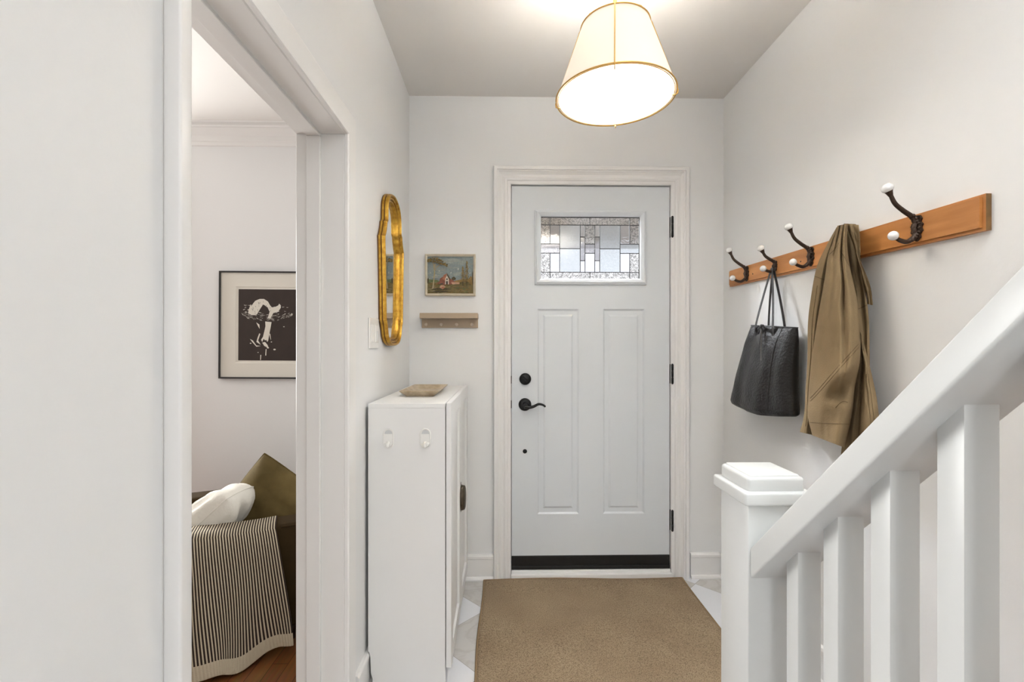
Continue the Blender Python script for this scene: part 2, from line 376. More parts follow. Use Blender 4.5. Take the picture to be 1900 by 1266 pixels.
# left wall with the cased opening
b = BM()
box(b, (XLV + .008, REAR, 0), (XL, NY - .028, CZ)); box(b, (XLV + .008, JY + .02, 0), (XL, W, CZ)); box(b, (XLV + .008, NY - .028, OZ + .02), (XL, JY + .02, CZ))
struct('wall_left', b, M['wall'], 'warm white left hall wall with the cased opening', 'wall')
b = BM(); box(b, (XR, REAR, 0), (XR + .12, W + .12, CZ)); struct('wall_right', b, M['wall'], 'warm white right hall wall behind the coat rack', 'wall')
b = BM(); UZ = 4.6
box(b, (SWX - .1, SWY0 - .1, CZ + .1), (SWX, SWY1 + .1, UZ)); box(b, (XR, SWY0 - .1, CZ), (XR + .12, SWY1 + .1, UZ)); box(b, (SWX, SWY0 - .1, CZ + .1), (XR, SWY0, UZ)); box(b, (SWX, SWY1, CZ + .1), (XR, SWY1 + .1, UZ)); box(b, (SWX - .1, SWY0 - .1, UZ), (XR + .12, SWY1 + .1, UZ + .08))
struct('wall_stairwell', b, M['wall'], 'upper stairwell walls above the staircase', 'wall')
# front wall with door opening
DL = PY(948, 600, W).x; DR = PY(1244, 600, W).x; DT = PY(1100, 344, W).z; DB = PY(1100, 1056, W).z
b = BM(); WT = .14
box(b, (XL - .16, W, -.1), (DL, W + WT, CZ)); box(b, (DR, W, -.1), (XR + .12, W + WT, CZ)); box(b, (DL, W, DT), (DR, W + WT, CZ))
struct('wall_front', b, M['wall'], 'warm white wall around the front door', 'wall')
b = BM(); box(b, (-4.6, LW, 0), (-3.7, LW + .1, CZ)); box(b, (-2.1, LW, 0), (XLV + .01, LW + .1, CZ)); box(b, (-3.7, LW, 0), (-2.1, LW + .1, .65)); box(b, (-3.7, LW, 2.25), (-2.1, LW + .1, CZ)); box(b, (XLV + .0, W + .0, 0), (XLV + .06, LW, CZ)); struct('wall_living_front', b, M['wall'], 'living room wall behind the framed print', 'wall')
b = BM(); x = -4.5
box(b, (x - .1, REAR, 0), (x, LW, CZ))
struct('wall_living_left', b, M['wall'])
b = BM(); y = REAR - .1
box(b, (-4.5, y, 0), (-.5, y + .1, CZ)); box(b, (.5, y, 0), (XR, y + .1, CZ)); box(b, (-.5, y, 0), (.5, y + .1, .65)); box(b, (-.5, y, 2.35), (.5, y + .1, CZ))
struct('wall_rear', b, M['wall'])
# living room daylight window, and a rear window added for fill (outside the picture)
t = thing('window_1', None, None, (-2.9, LW, .65), kind='structure')
b = BM(); mitre(b, (-3.64, .71, -2.16, 2.19), [(.06, .06), (.06, -.03), (0, -.03), (0, .06)], lambda a, c, p: Vector((a, LW + p - .02, c))); box(b, (-2.92, LW, .71), (-2.88, LW + .03, 2.19)); obj('window_frame', b, M['trim'], t)
t = thing('fill_window', None, None, (0, REAR, .65), kind='structure')
b = BM(); mitre(b, (-.44, .71, .44, 2.29), [(.06, .06), (.06, -.03), (0, -.03), (0, .06)], lambda a, c, p: Vector((a, REAR - p + .02, c))); box(b, (-.44, REAR - .03, 1.48), (.44, REAR, 1.52)); obj('window_frame', b, M['trim'], t)
# porch outside the door
b = BM(); box(b, (XLV + .07, W + WT, 2.36), (2.5, 5.3, 2.46)); struct('ceiling_porch', b, M['concrete'], 'grey porch soffit outside the front door glass', 'ceiling')
b = BM(); box(b, (-6, W + .02, -.25), (6, 30, -.12)); struct('ground', b, M['concrete'], 'grey ground outside the front door', 'ground')

# opening lining: door-jamb with stops
b = BM()
def upath(prof):  # profile (x position, setback into the opening from JY plane)
    for (xa, xb, s) in prof:
        box(b, (xa, JY - s, 0), (xb, JY + .0205, OZ - s + .0), .0015, 1)
        box(b, (xa, NY + .0 - .026, OZ - s), (xb, JY + .0205, OZ + .0205), .0015, 1)
        box(b, (xa, NY - .0275, 0), (xb, NY + s - .004, OZ - s), .0015, 1)
x570 = PY(570, 400, JY).x; x595 = PY(595, 400, JY).x
upath([(XL - .004, XC - .0005 - .012, 0.0), (x595, XL - .003, 0.0), (x570, x595 + .001, .009), (XLV, x570 + .001, .0)])
struct('trim_1', b, M['jambpaint'], 'white stepped jamb lining of the opening to the living room', 'door jamb')
# casing on hall side (far jamb + head), with beaded edge
b = BM()
prof = [(0, .0), (0, .009), (.003, .0125), (.012, .0125), (.016, .010), (.075, .010), (.083, .007), (.088, .0)]
rows = []
for o_, p in prof:
    q = [(NY - .028, OZ + o_), (JY + o_, OZ + o_), (JY + o_, 0)]
    rows.append([b.verts.new((XL + p, yy, zz)) for yy, zz in q])
for i in range(len(prof)):
    j = (i + 1) % len(prof)
    for k in range(2): b.faces.new([rows[i][k], rows[i][k + 1], rows[j][k + 1], rows[j][k]])
b.faces.new([r[0] for r in rows]); b.faces.new([r[2] for r in rows])
struct('trim_2', b, M['trim'], 'flat white casing around the living room opening beside the mirror', 'door casing')
# near casing, a thick square trim close to the camera
b = BM(); y0 = PX(302, 600, XL).y
box(b, (XL - .001, y0, 0), (XL + .026, NY, CZ), .004, 3)
box(b, (XLV, NY - .0275, 0), (XL, NY - .002, CZ if False else OZ), .001, 1)
struct('trim_3', b, M['trim'], 'thick white vertical trim at the near side of the opening, closest to camera', 'door casing', smooth=True)

# crown moulding in the living room
b = BM(); pr = []
ys = [224, 232, 237, 245, 252, 262, 270]; pj_ = [.055, .048, .036, .024, .014, .012, .008]; z = [PY(450, v, LW - p_).z for v, p_ in zip(ys, pj_)]
pr = [(0, CZ), (.055, CZ), (.055, z[0]), (.048, z[0] - .004), (.048, z[1]), (.036, z[1] - .005), (.036, z[2]), (.024, z[3]), (.014, z[4]), (.012, z[5]), (.008, z[5] - .003), (.008, z[6]), (0, z[6] - .004)]
A = [b.verts.new((-4.4, LW - p, zz)) for p, zz in pr]; B_ = [b.verts.new((XLV, LW - p, zz)) for p, zz in pr]
for i in range(len(pr)): j = (i + 1) % len(pr); b.faces.new([A[i], A[j], B_[j], B_[i]])
b.faces.new(A); b.faces.new(B_[::-1])
struct('trim_4', b, M['trim'], 'white stepped crown moulding at the top of the living room wall', 'crown moulding')

# baseboards
def baseboard(name, p0, p1, nrm, label):
    b = BM(); p0 = Vector(p0); p1 = Vector(p1); n = Vector(nrm)
    pr = [(0, 0), (.024, 0), (.024, .008), (.020, .016), (.013, .019), (.013, .108), (.016, .112), (.016, .124), (.011, .131), (0, .133)]
    a = [b.verts.new(p0 + n * o_ + Vector((0, 0, zz))) for o_, zz in pr]; c = [b.verts.new(p1 + n * o_ + Vector((0, 0, zz))) for o_, zz in pr]
    for i in range(len(pr)): j = (i + 1) % len(pr); b.faces.new([a[i], a[j], c[j], c[i]])
    b.faces.new(a); b.faces.new(c[::-1]); struct(name, b, M['trim'], label, 'baseboard')
CL = PY(916, 600, W).x; CR = PY(1280, 600, W).x
baseboard('baseboard_front', (XL + .025, W, 0), (CL, W, 0), (0, -1, 0), 'white baseboard left of the front door beside the cabinet')
baseboard('baseboard_front', (CR, W, 0), (XR - .025, W, 0), (0, -1, 0), 'white baseboard right of the front door in the corner')
baseboard('baseboard_left', (XL, JY + .09, 0), (XL, W, 0), (1, 0, 0), 'white baseboard along the left wall behind the cabinet')
baseboard('baseboard_right', (XR, .95, 0), (XR, W, 0), (-1, 0, 0), 'white baseboard along the right wall under the coats')
baseboard('baseboard_living', (-4.4, LW, 0), (XLV, LW, 0), (0, -1, 0), 'living room baseboard')

# door casing
b = BM(); mp = lambda a, c, p: Vector((a, W - p, c))
cw = DL - CL
prof = [(0, 0), (0, .010), (.006, .012), (.018, .012), (.021, .016), (.030, .018), (.040, .013), (.050, .012), (.060, .018), (.066, .024), (.072, .024), (.073, .030), (cw - .004, .030), (cw, .026), (cw, 0)]
mitre(b, (DL, 0, DR, DT), prof, mp, closed=False)
for q_ in ((DL - .002, DL + .018, 0, DT), (DR - .018, DR + .002, 0, DT), (DL - .002, DR + .002, DT - .018, DT + .002)): box(b, (q_[0], W + .048, q_[2]), (q_[1], W + .139, q_[3]))
struct('trim_5', b, M['trim'], 'white moulded casing around the front door', 'door casing')

# ------------------------------------------------------------------ front door
door = thing('door_1', 'pale blue-white front door with leaded glass and two raised panels', 'door', ((DL + DR) / 2, W, 0), kind='structure')
b = BM()
gl = PY(1003, 401, W); gr = PY(1188, 518, W)   # visible glass
s0, s1 = DL + .004, DR - .004; zb = PY(1100, 1031, W).z; zt = DT - .005
YF = W + .004; YB = W + .046
# slab face with hole and panels, as a grid of boxes
px = [s0, gl.x - .012, gr.x + .012, s1]; 
GZ0, GZ1 = gr.z - .012, gl.z + .012
box(b, (s0, YF, GZ1), (s1, YB, zt)); box(b, (s0, YF, GZ0), (px[1], YB, GZ1)); box(b, (px[2], YF, GZ0), (s1, YB, GZ1))
P = [(997.5, 1074), (1119.5, 1196)]; pz1 = PY(1, 572, W).z; pz0 = PY(1, 961.5, W).z
pa = [(PY(a, 600, W).x, PY(c, 600, W).x) for a, c in P]
box(b, (s0, YF, pz1), (s1, YB, GZ0)); box(b, (s0, YF, zb), (s1, YB, pz0))
box(b, (s0, YF, pz0), (pa[0][0], YB, pz1)); box(b, (pa[0][1], YF, pz0), (pa[1][0], YB, pz1)); box(b, (pa[1][1], YF, pz0), (s1, YB, pz1))
for a0, a1 in pa:
    # moulded recess then raised field
    pr = [(0, 0), (-.008, .007), (-.012, .0075), (-.030, .0075), (-.040, .0015)]
    rows = []
    for o_, d in pr: rows.append([b.verts.new((x_, YF + d, z_)) for x_, z_ in [(a0 - o_, pz0 - o_), (a0 - o_, pz1 + o_), (a1 + o_, pz1 + o_), (a1 + o_, pz0 - o_)]])
    for i in range(len(pr) - 1):
        for k in range(4): b.faces.new([rows[i][k], rows[i][(k + 1) % 4], rows[i + 1][(k + 1) % 4], rows[i + 1][k]])
    b.faces.new(rows[-1])
    box(b, (a0, YF + .012, pz0), (a1, YB, pz1))
slab = obj('door_panel', b, M['door'], door)
b = BM(); cvx = [(-.002, .0), (-.002, .004), (.004, .010), (.010, .014), (.016, .018), (.021, .018), (.024, .014), (.030, .012), (.032, .0)]
mitre(b, (gl.x, gr.z, gr.x, gl.z), cvx, lambda a, c, p: Vector((a, YF - p, c)))
mitre(b, (gl.x, gr.z, gr.x, gl.z), [(-.002, .0), (.012, .0), (.012, .02), (-.002, .02)], lambda a, c, p: Vector((a, YF + p, c)))
obj('glass_frame', b, M['door'], door)
# leaded glass; coordinates from the photo's close-up
sx = (gr.x - gl.x) / (1450 - 168); sz = (gl.z - gr.z) / (1040 - 208)
def G(x, y): return gl.x + (x - 168) * sx, gl.z - (y - 208) * sz
GY = YF + .006
panes = []
def pane(x0, y0, x1, y1, k): panes.append((x0, y0, x1, y1, k))
for (a, c, k) in [(168, 292, 'g_hammer'), (292, 805, 'g_hammer'), (805, 1320, 'g_hammer'), (1320, 1445, 'g_hammer')]:
    pane(a, 208, c, 320, k); pane(a, 948, c, 1040, k)
pane(168, 320, 292, 572, 'g_hammer'); pane(292, 320, 415, 572, 'g_clear'); pane(168, 572, 415, 695, 'g_ridge'); pane(168, 695, 292, 948, 'g_hammer'); pane(292, 695, 415, 948, 'g_clear')
pane(415, 320, 680, 635, 'g_frost'); pane(415, 635, 680, 948, 'g_frost'); pane(932, 320, 1195, 635, 'g_frost'); pane(932, 635, 1195, 948, 'g_frost')
for a, c in ((680, 742), (868, 932)): pane(a, 320, c, 478, 'g_clear'); pane(a, 478, c, 795, 'g_ridge'); pane(a, 795, c, 948, 'g_clear')
pane(742, 320, 868, 572, 'g_hammer'); pane(742, 572, 868, 695, 'g_ridge'); pane(742, 695, 868, 948, 'g_clear')
pane(1195, 320, 1320, 572, 'g_clear'); pane(1320, 320, 1445, 572, 'g_hammer'); pane(1195, 572, 1445, 695, 'g_frost'); pane(1195, 695, 1320, 948, 'g_clear'); pane(1320, 695, 1445, 948, 'g_hammer')
b = BM(); gi = {'g_hammer': 0, 'g_frost': 1, 'g_ridge': 2, 'g_clear': 3}
for x0, y0, x1, y1, k in panes:
    (a, c), (d, e) = G(x0, y0), G(x1, y1)
    b.faces.new([b.verts.new((a, GY, e)), b.verts.new((d, GY, e)), b.verts.new((d, GY, c)), b.verts.new((a, GY, c))]).material_index = gi[k]
glass = obj('glass', b, [M[k] for k in ('g_hammer', 'g_frost', 'g_ridge', 'g_clear')], door)
glass['label'] = 'textured glass in a geometric pattern'
b = BM()
def came(x0, y0, x1, y1, wd=.0032):
    (a, c), (d, e) = G(x0, y0), G(x1, y1)
    box(b, (min(a, d) - wd / 2, GY - .003, min(c, e) - wd / 2), (max(a, d) + wd / 2, GY + .003, max(c, e) + wd / 2))
for l_ in [(168, 320, 1445, 320), (168, 948, 1445, 948), (292, 208, 292, 572), (292, 695, 292, 1040), (1320, 208, 1320, 572), (1320, 695, 1320, 1040), (805, 208, 805, 320), (805, 948, 805, 1040),
           (415, 320, 415, 948), (1195, 320, 1195, 948), (680, 320, 680, 948), (742, 320, 742, 948), (868, 320, 868, 948), (932, 320, 932, 948), (415, 635, 680, 635), (932, 635, 1195, 635),
           (680, 478, 742, 478), (868, 478, 932, 478), (680, 795, 742, 795), (868, 795, 932, 795), (742, 572, 868, 572), (742, 695, 868, 695), (168, 572, 415, 572), (168, 695, 415, 695), (1195, 572, 1445, 572), (1195, 695, 1445, 695)]: came(*l_)
came(168, 216, 1450, 216, .005); came(1444, 208, 1444, 1040, .006); came(172, 208, 172, 1040, .003)
obj('lead_came', b, M['lead'], glass)
# sweep and sill
b = BM(); box(b, (s0, YF - .002, DB + .004), (s1, YB, zb - .002), .002); box(b, (s0, YF - .008, DB), (s1, YF + .01, DB + .018), .002)
obj('door_sweep', b, M['rubber'], door)
b = BM(); zs = .012
box(b, (DL, W - .030, 0), (DR, W + .14, DB - .016), .002); box(b, (DL + .002, W - .012, DB - .018), (DR - .002, W + .10, DB - .001), .003)
struct('trim_6', b, M['trim'], 'cream door sill strip under the black sweep', 'door sill')
# hinges
for y0, y1 in ((403, 441), (676, 712), (946, 984)):
    z1_, z0_ = PY(1246, y0, W).z, PY(1246, y1, W).z; b = BM(); xh = PY(1246.5, 600, W).x
    box(b, (xh - .010, YF - .005, z0_), (xh - .001, YF + .002, z1_), .001)
    h3 = (z1_ - z0_) / 3
    for k in range(3): lathe(b, [(0, z0_ + h3 * k + .0008), (.0062, z0_ + h3 * k + .0008), (.0062, z0_ + h3 * (k + 1) - .0008), (0, z0_ + h3 * (k + 1) - .0008)], (xh - .001, YF - .0165, 0), 'Z', 16)
    lathe(b, [(0, z0_ - .004), (.004, z0_ - .002), (.004, z1_ + .002), (0, z1_ + .004)], (xh - .001, YF - .0165, 0), 'Z', 12); box(b, (xh - .004, YF - .013, z0_), (xh + .001, YF + .0, z1_), .0005)
    obj('hinge', b, M['black'], door)
# deadbolt
p = PY(974.5, 703.6, W); b = BM()
lathe(b, [(0, .016), (.024, .016), (.029, .013), (.0315, .006), (.0315, 0), (0, 0)], (p.x, YF, p.z), (0, -1, 0), 40)
db_ = obj('deadbolt', b, M['black'], door, smooth=True)
b = BM(); box(b, (-.005, -.016, -.017), (.005, .002, .017), .003, 3)
for v in b.verts: v.co = Matrix.Translation((p.x, YF - .016, p.z)) @ Matrix.Rotation(math.radians(-35), 4, 'Y') @ v.co
obj('thumb_turn', b, M['black'], db_, smooth=True)
p = PY(974, 751, W); b = BM()
lathe(b, [(0, .013), (.018, .013), (.027, .012), (.031, .009), (.034, .004), (.034, 0), (0, 0)], (p.x, YF, p.z), (0, -1, 0), 40)
lathe(b, [(0, .05), (.011, .05), (.012, .045), (.011, .03), (.014, .012), (0, .012)], (p.x, YF, p.z), (0, -1, 0), 24)
hd = obj('door_handle', b, M['black'], door, smooth=True)
b = BM(); yy = YF - .048
pts = cat([(p.x - .004, yy, p.z - .006), (p.x + .022, yy, p.z - .009), (p.x + .045, yy, p.z - .004), (p.x + .068, yy, p.z + .007), (p.x + .090, yy, p.z + .004), (p.x + .105, yy, p.z - .006)], 24)
tube(b, pts, [.0105 - .0045 * (i / 24) for i in range(25)], 12, flat=(.85, 1.0), up=(0, 0, 1)); obj('lever', b, M['black'], hd, smooth=True)
p = PY(974, 838, W); b = BM(); lathe(b, [(0, .004), (.009, .004), (.0115, .002), (.0115, 0), (0, 0)], (p.x, YF, p.z), (0, -1, 0), 24); obj('hole_plug', b, M['black'], door, smooth=True)
for py_ in (705, 751):
    z_ = PY(948, py_, W).z; b = BM(); box(b, (s0 - .004, YF - .002, z_ - .02), (s0 + .0005, YF + .02, z_ + .02), .001); obj('strike_edge', b, M['iron'], door)

# ------------------------------------------------------------------ pendant lamp
LX, LY = PX(1144, 172, .352).x, 1.445
zb_, zt_ = CAMZ + .783, CAMZ + 1.005; rb, rt = .183, .106
lamp = thing('pendant_lamp', 'cream cone-shaded pendant lamp with brass wire cage, lit, under the hall ceiling', 'lamp', (LX, LY, CZ))
b = BM(); n = 64
def ring(r, z): return [Vector((LX + r * math.cos(2 * PI * k / n), LY + r * math.sin(2 * PI * k / n), z)) for k in range(n)]
lathe(b, [(rb, zb_), (rt, zt_), (rt - .0015, zt_), (rb - .0015, zb_), (rb, zb_)], (LX, LY, 0), 'Z', n); obj('lamp_shade', b, M['shade'], lamp)
b = BM(); lathe(b, [(0, zb_ + .0005), (rb - .006, zb_ + .0005), (rb - .006, zb_ + .003), (0, zb_ + .003)], (LX, LY, 0), 'Z', n); obj('diffuser', b, M['diffuser'], lamp)
b = BM(); lathe(b, [(.022, zt_ - .012), (rt - .003, zt_ - .012), (rt - .003, zt_ - .009), (.022, zt_ - .009), (.022, zt_ - .012)], (LX, LY, 0), 'Z', n); obj('top_uplight', b, M['top'], lamp)  # hidden disc added as an uplight
b = BM(); tube(b, ring(rb + .003, zb_), .0022, 8, True); tube(b, ring(rb - .004, zb_), .0016, 8, True); cage = obj('bottom_ring', b, M['brass'], lamp)
b = BM(); tube(b, ring(rt + .002, zt_), .0020, 8, True); obj('top_ring', b, M['brass'], lamp)
zc = CAMZ + 1.066
for k in range(4):
    a = math.radians(-14 + 90 * k); d = Vector((math.cos(a), math.sin(a), 0)); c0 = Vector((LX, LY, 0))
    P_ = [(0.012, zc + .004), (.070, zc + .001), (.080, zc - .004), (.086, zc - .012), (rt + .006, zt_), (rb + .006, zb_ + .002), (rb + .005, zb_ - .008), (rb - .004, zb_ - .012), (rb - .016, zb_ - .010)]
    b = BM(); tube(b, [c0 + d * r_ + Vector((0, 0, z_)) for r_, z_ in P_], .0019, 8, up=(.3, .4, .2)); obj('cage_rod', b, M['brass'], lamp)
b = BM(); lathe(b, [(0, zc - .045), (.019, zc - .045), (.021, zc - .01), (.014, zc + .006), (.006, zc + .012), (.006, CZ - .02), (.02, CZ - .018), (.06, CZ - .012), (.063, CZ), (0, CZ)], (LX, LY, 0), 'Z', 24); obj('stem', b, M['brass'], lamp, smooth=True)
b = BM(); ball(b, (LX, LY, zc - .085), .030); lathe(b, [(0, zc - .065), (.014, zc - .062), (.014, zc - .04), (0, zc - .04)], (LX, LY, 0), 'Z', 16); obj('bulb', b, M['bulb'], lamp)
# added fill light shaped as a flush ceiling lamp, unseen behind the camera
fl_l = thing('rear_fill_lamp', 'added fill light shaped as a round flush ceiling lamp behind the viewer', 'lamp', (.25, -1.5, CZ))
b = BM(); lathe(b, [(0, -.075), (.10, -.070), (.17, -.045), (.19, -.012), (0, -.012)], (.25, -1.5, CZ), 'Z', 40); obj('lamp_shade', b, M['fill_glow'], fl_l, smooth=True)
b = BM(); lathe(b, [(0, -.012), (.20, -.012), (.20, 0), (0, 0)], (.25, -1.5, CZ), 'Z', 40); obj('lamp_base', b, M['white_plastic'], fl_l)

# ------------------------------------------------------------------ mirror
MYc, mz1, mz0 = 1.985, PX(728, 368, -.48).z + .012, PX(728, 642, -.48).z
MH = mz1 - mz0
mirror = thing('wall_mirror', 'tall gold-framed mirror with arched top on the left wall', 'mirror', (XL, MYc, mz0))
# half outline (y offset, fraction of height from bottom)
segs = [[(0, 0), (.050, .004), (.090, .022), (.116, .055), (.128, .095), (.138, .130), (.147, .150)], [(.147, .150), (.152, .17), (.161, .42), (.174, .672)], [(.174, .672), (.160, .70), (.145, .745), (.139, .775)], [(.139, .775), (.124, .795), (.122, .85), (.115, .91), (.088, .96), (.045, .99), (0, 1)]]
hp = []
for sg in segs:
    q_ = cat([(a, f, 0) for a, f in sg], 24); hp += [(max(v.x, 0), v.y) for v in (q_ if not hp else q_[1:])]
hp2 = [(0, 0)]
for a, f in hp[1:-1]:
    if f > hp2[-1][1] + 5e-4 and f < .9995 and a > 1e-3: hp2.append((a, f))
hp = hp2 + [(0, 1)]
out = [(MYc + a, mz0 + f * MH) for a, f in hp] + [(MYc - a, mz0 + f * MH) for a, f in hp[-2:0:-1]]
NP = len(out)
def inset(i, o_):
    y_, z_ = out[i]; f = (z_ - mz0) / MH
    return MYc + (y_ - MYc) * (1 - o_ / .158), mz0 + o_ + f * (MH - 2 * o_)
def sweep(b, seg, dark=()):
    rows = [[b.verts.new((XL + p_ * 1.3, *inset(i, o_))) for i in range(NP)] for o_, p_ in seg]
    for i in range(len(seg) - 1):
        for k in range(NP):
            q = (k + 1) % NP; f = b.faces.new([rows[i][k], rows[i][q], rows[i + 1][q], rows[i + 1][k]]); f.material_index = 1 if i in dark else 0
    return rows
fp = [(.002, .0005), (0, .003), (0, .005), (.0005, .0105), (.003, .0112), (.003, .0138), (0, .0145), (.001, .0205), (.004, .0245), (.008, .0245), (.011, .021), (.0115, .0165), (.0145, .0165), (.0155, .0195), (.019, .0205), (.0225, .0185), (.023, .0135), (.026, .0135), (.027, .0155), (.0305, .0155), (.034, .012), (.0365, .0062)]
b = BM(); sweep(b, fp, (0, 1, 4, 11, 16)); obj('mirror_frame', b, [M['gold'], M['golddark']], mirror, smooth=True, angle=32)
def plate(o_, x0, x1, name, m):
    b = BM(); vs = [b.verts.new((x1, *inset(i, o_))) for i in range(NP)]; vt = [b.verts.new((x0, v.co.y, v.co.z)) for v in vs]
    for lo_, hi_ in ((1, NP - 1),):   # the outline is symmetric about its top and bottom points: strips across it
        for k in range(0, NP // 2):
            a_, c_ = k, k + 1; a2, c2 = (NP - k) % NP, (NP - k - 1) % NP
            for L_ in (vs, vt):
                q = []
                for ix in (a_, c_, c2, a2):
                    if L_[ix] not in q: q.append(L_[ix])
                if len(q) > 2: b.faces.new(q)
    for k in range(NP): b.faces.new([vs[k], vs[(k + 1) % NP], vt[(k + 1) % NP], vt[k]])
    return obj(name, b, m, mirror)
plate(.0355, XL + .005, XL + .0085, 'mirror_glass', M['mirror']); plate(.004, XL + .0002, XL + .004, 'backing', M['golddark'])

# ------------------------------------------------------------------ light switch (two gang)
a = PX(685, 592, XL + .004); c = PX(702.5, 648, XL + .004); zc_ = PX(694, 619, XL).z
sw = thing('light_switch', 'white two-gang light switch plate on the left wall by the mirror', 'light switch', (XL, (a.y + c.y) / 2, zc_))
b = BM(); box(b, (XL, a.y, zc_ - .058), (XL + .006, c.y, zc_ + .058), .003, 2); obj('switch_plate', b, M['white_plastic'], sw)
wd = c.y - a.y
for k in range(2):
    ym = a.y + wd * (.27 + .45 * k); b = BM(); box(b, (XL + .004, ym - wd * .14, zc_ - .034), (XL + .0085, ym + wd * .14, zc_ + .034), .0015)
    if k == 1:
        r_ = obj('dimmer', b, M['white_plastic'], sw); b = BM(); box(b, (XL + .0065, ym + .0, zc_ - .028), (XL + .0115, ym + .004, zc_ + .010), .001); obj('slider', b, M['grey_plastic'], r_)
    else: obj('rocker', b, M['white_plastic'], sw)

# ------------------------------------------------------------------ small painting and peg shelf on the front wall
zoom = lambda x, y, Y: PY(760 + x / 7.033, 450 + y / 7.033, Y)
YP = W - .020
p0 = zoom(205, 700, YP); p1 = zoom(858, 152, YP); i0 = zoom(230, 665, YP); i1 = zoom(830, 182, YP)
pt = thing('painting', 'small cream-framed landscape painting with a red-roofed cottage, above the peg shelf', 'painting', ((p0.x + p1.x) / 2, W, p0.z))
b = BM(); ow = (i0.x - p0.x)
mitre(b, (i0.x, i0.z, i1.x, i1.z), [(0, 0.004), (0, .018), (.004, .020), (ow - .002, .022), (ow + .002, .019), (ow + .002, 0)], lambda a, c, p: Vector((a, W - p, c)))
obj('picture_frame', b, M['cream'], pt)
PC = [((.27, .325, .32), .12), ((.36, .385, .35), .1), ((.235, .18, .06), .3), ((.20, .13, .035), .3), ((.085, .062, .02), .3), ((.42, .15, .075), .2), ((.28, .09, .05), .2), ((.66, .60, .50), .1), ((.06, .05, .04), .1), ((.45, .36, .20), .2), ((.28, .19, .05), .3), ((.16, .20, .07), .3), ((.5, .5, .46), .1), ((.60, .35, .22), .2), ((.33, .20, .05), .3), ((.31, .33, .29), .1)]
names = ['sky', 'cloud', 'grass', 'earth', 'shadow_brush', 'roof', 'brick', 'plaster', 'doorway', 'trunk', 'foliage', 'bush', 'bird', 'path', 'ochre', 'cloud2']
pm = [mat('oil_' + nn, c_, .5, var=v_, vscale=60, bump=.4, bscale=160) for nn, (c_, v_) in zip(names, PC)]; PI_ = {nn: i for i, nn in enumerate(names)}
b = BM(); box(b, (i0.x - .002, W - .010, i0.z - .002), (i1.x + .002, W - .003, i1.z + .002)); lay = [0]
def paint(pts, nm):
    lay[0] += 1; d = .0102 + .00004 * lay[0]; vs = []
    for x_, y_ in pts:
        q = zoom(x_, y_, YP); q.y = W - d; q.x = min(max(q.x, i0.x), i1.x); q.z = min(max(q.z, i0.z), i1.z); vs.append(b.verts.new(q))
    f = b.faces.new(vs); f.material_index = PI_[nm]
def blob(cx, cy, rx, ry, nm, k=9, j=.3):
    paint([(cx + rx * (1 + random.uniform(-j, j)) * math.cos(2 * PI * i / k), cy + ry * (1 + random.uniform(-j, j)) * math.sin(2 * PI * i / k)) for i in range(k)], nm)
paint([(400, 215), (600, 205), (760, 250), (700, 290), (520, 270), (430, 260)], 'cloud'); paint([(560, 400), (700, 370), (680, 420), (560, 440)], 'cloud')
paint([(230, 520), (400, 510), (600, 505), (830, 495), (830, 670), (230, 670)], 'grass')
for i in range(90): blob(random.uniform(235, 825), random.uniform(185, 470), random.uniform(14, 50), random.uniform(3, 9), random.choice(['sky', 'cloud', 'sky', 'cloud2']), 8, .4)
for i in range(150): blob(random.uniform(235, 825), random.uniform(520, 662), random.uniform(6, 34), random.uniform(2, 6), random.choice(['earth', 'ochre', 'grass', 'grass', 'ochre', 'bush', 'trunk']))
paint([(230, 480), (290, 485), (360, 490), (400, 515), (230, 525)], 'bush'); paint([(590, 500), (690, 480), (830, 470), (830, 520), (590, 520)], 'ochre')
blob(575, 475, 28, 22, 'shadow_brush'); blob(805, 500, 30, 50, 'ochre'); blob(825, 470, 12, 100, 'shadow_brush'); blob(240, 500, 12, 35, 'shadow_brush')
blob(430, 607, 130, 14, 'shadow_brush'); blob(400, 640, 110, 10, 'shadow_brush')
paint([(385, 515), (400, 470), (430, 450), (500, 455), (560, 490), (600, 520), (560, 545), (430, 555)], 'brick')
paint([(430, 475), (445, 425), (490, 405), (470, 470), (460, 500)], 'roof'); paint([(490, 405), (535, 480), (525, 490), (488, 430)], 'shadow_brush')
paint([(462, 548), (466, 470), (488, 430), (512, 480), (512, 548)], 'plaster'); paint([(474, 548), (476, 510), (488, 500), (500, 512), (500, 548)], 'doorway'); paint([(478, 490), (478, 470), (498, 470), (498, 490)], 'doorway')
paint([(540, 520), (650, 520), (650, 545), (560, 550)], 'path'); blob(425, 580, 35, 25, 'path'); blob(440, 590, 20, 14, 'roof'); blob(395, 530, 35, 14, 'brick'); blob(420, 540, 25, 8, 'doorway')
paint([(292, 610), (310, 480), (318, 380), (308, 290), (290, 240), (300, 240), (325, 290), (345, 270), (330, 330), (335, 400), (322, 500), (318, 600)], 'trunk')
paint([(330, 360), (345, 320), (390, 290), (395, 296), (350, 330), (338, 365)], 'trunk')
for i in range(150):
    x_ = random.uniform(235, 490); y_ = 205 + max(0, x_ - 360) * .62 + max(0, 300 - x_) * .35 + random.uniform(-8, 62) * (1 - abs(x_ - 360) / 260); blob(x_, min(y_, 325), random.uniform(5, 15), random.uniform(3, 8), random.choice(['foliage', 'shadow_brush', 'ochre', 'foliage']), 7, .4)
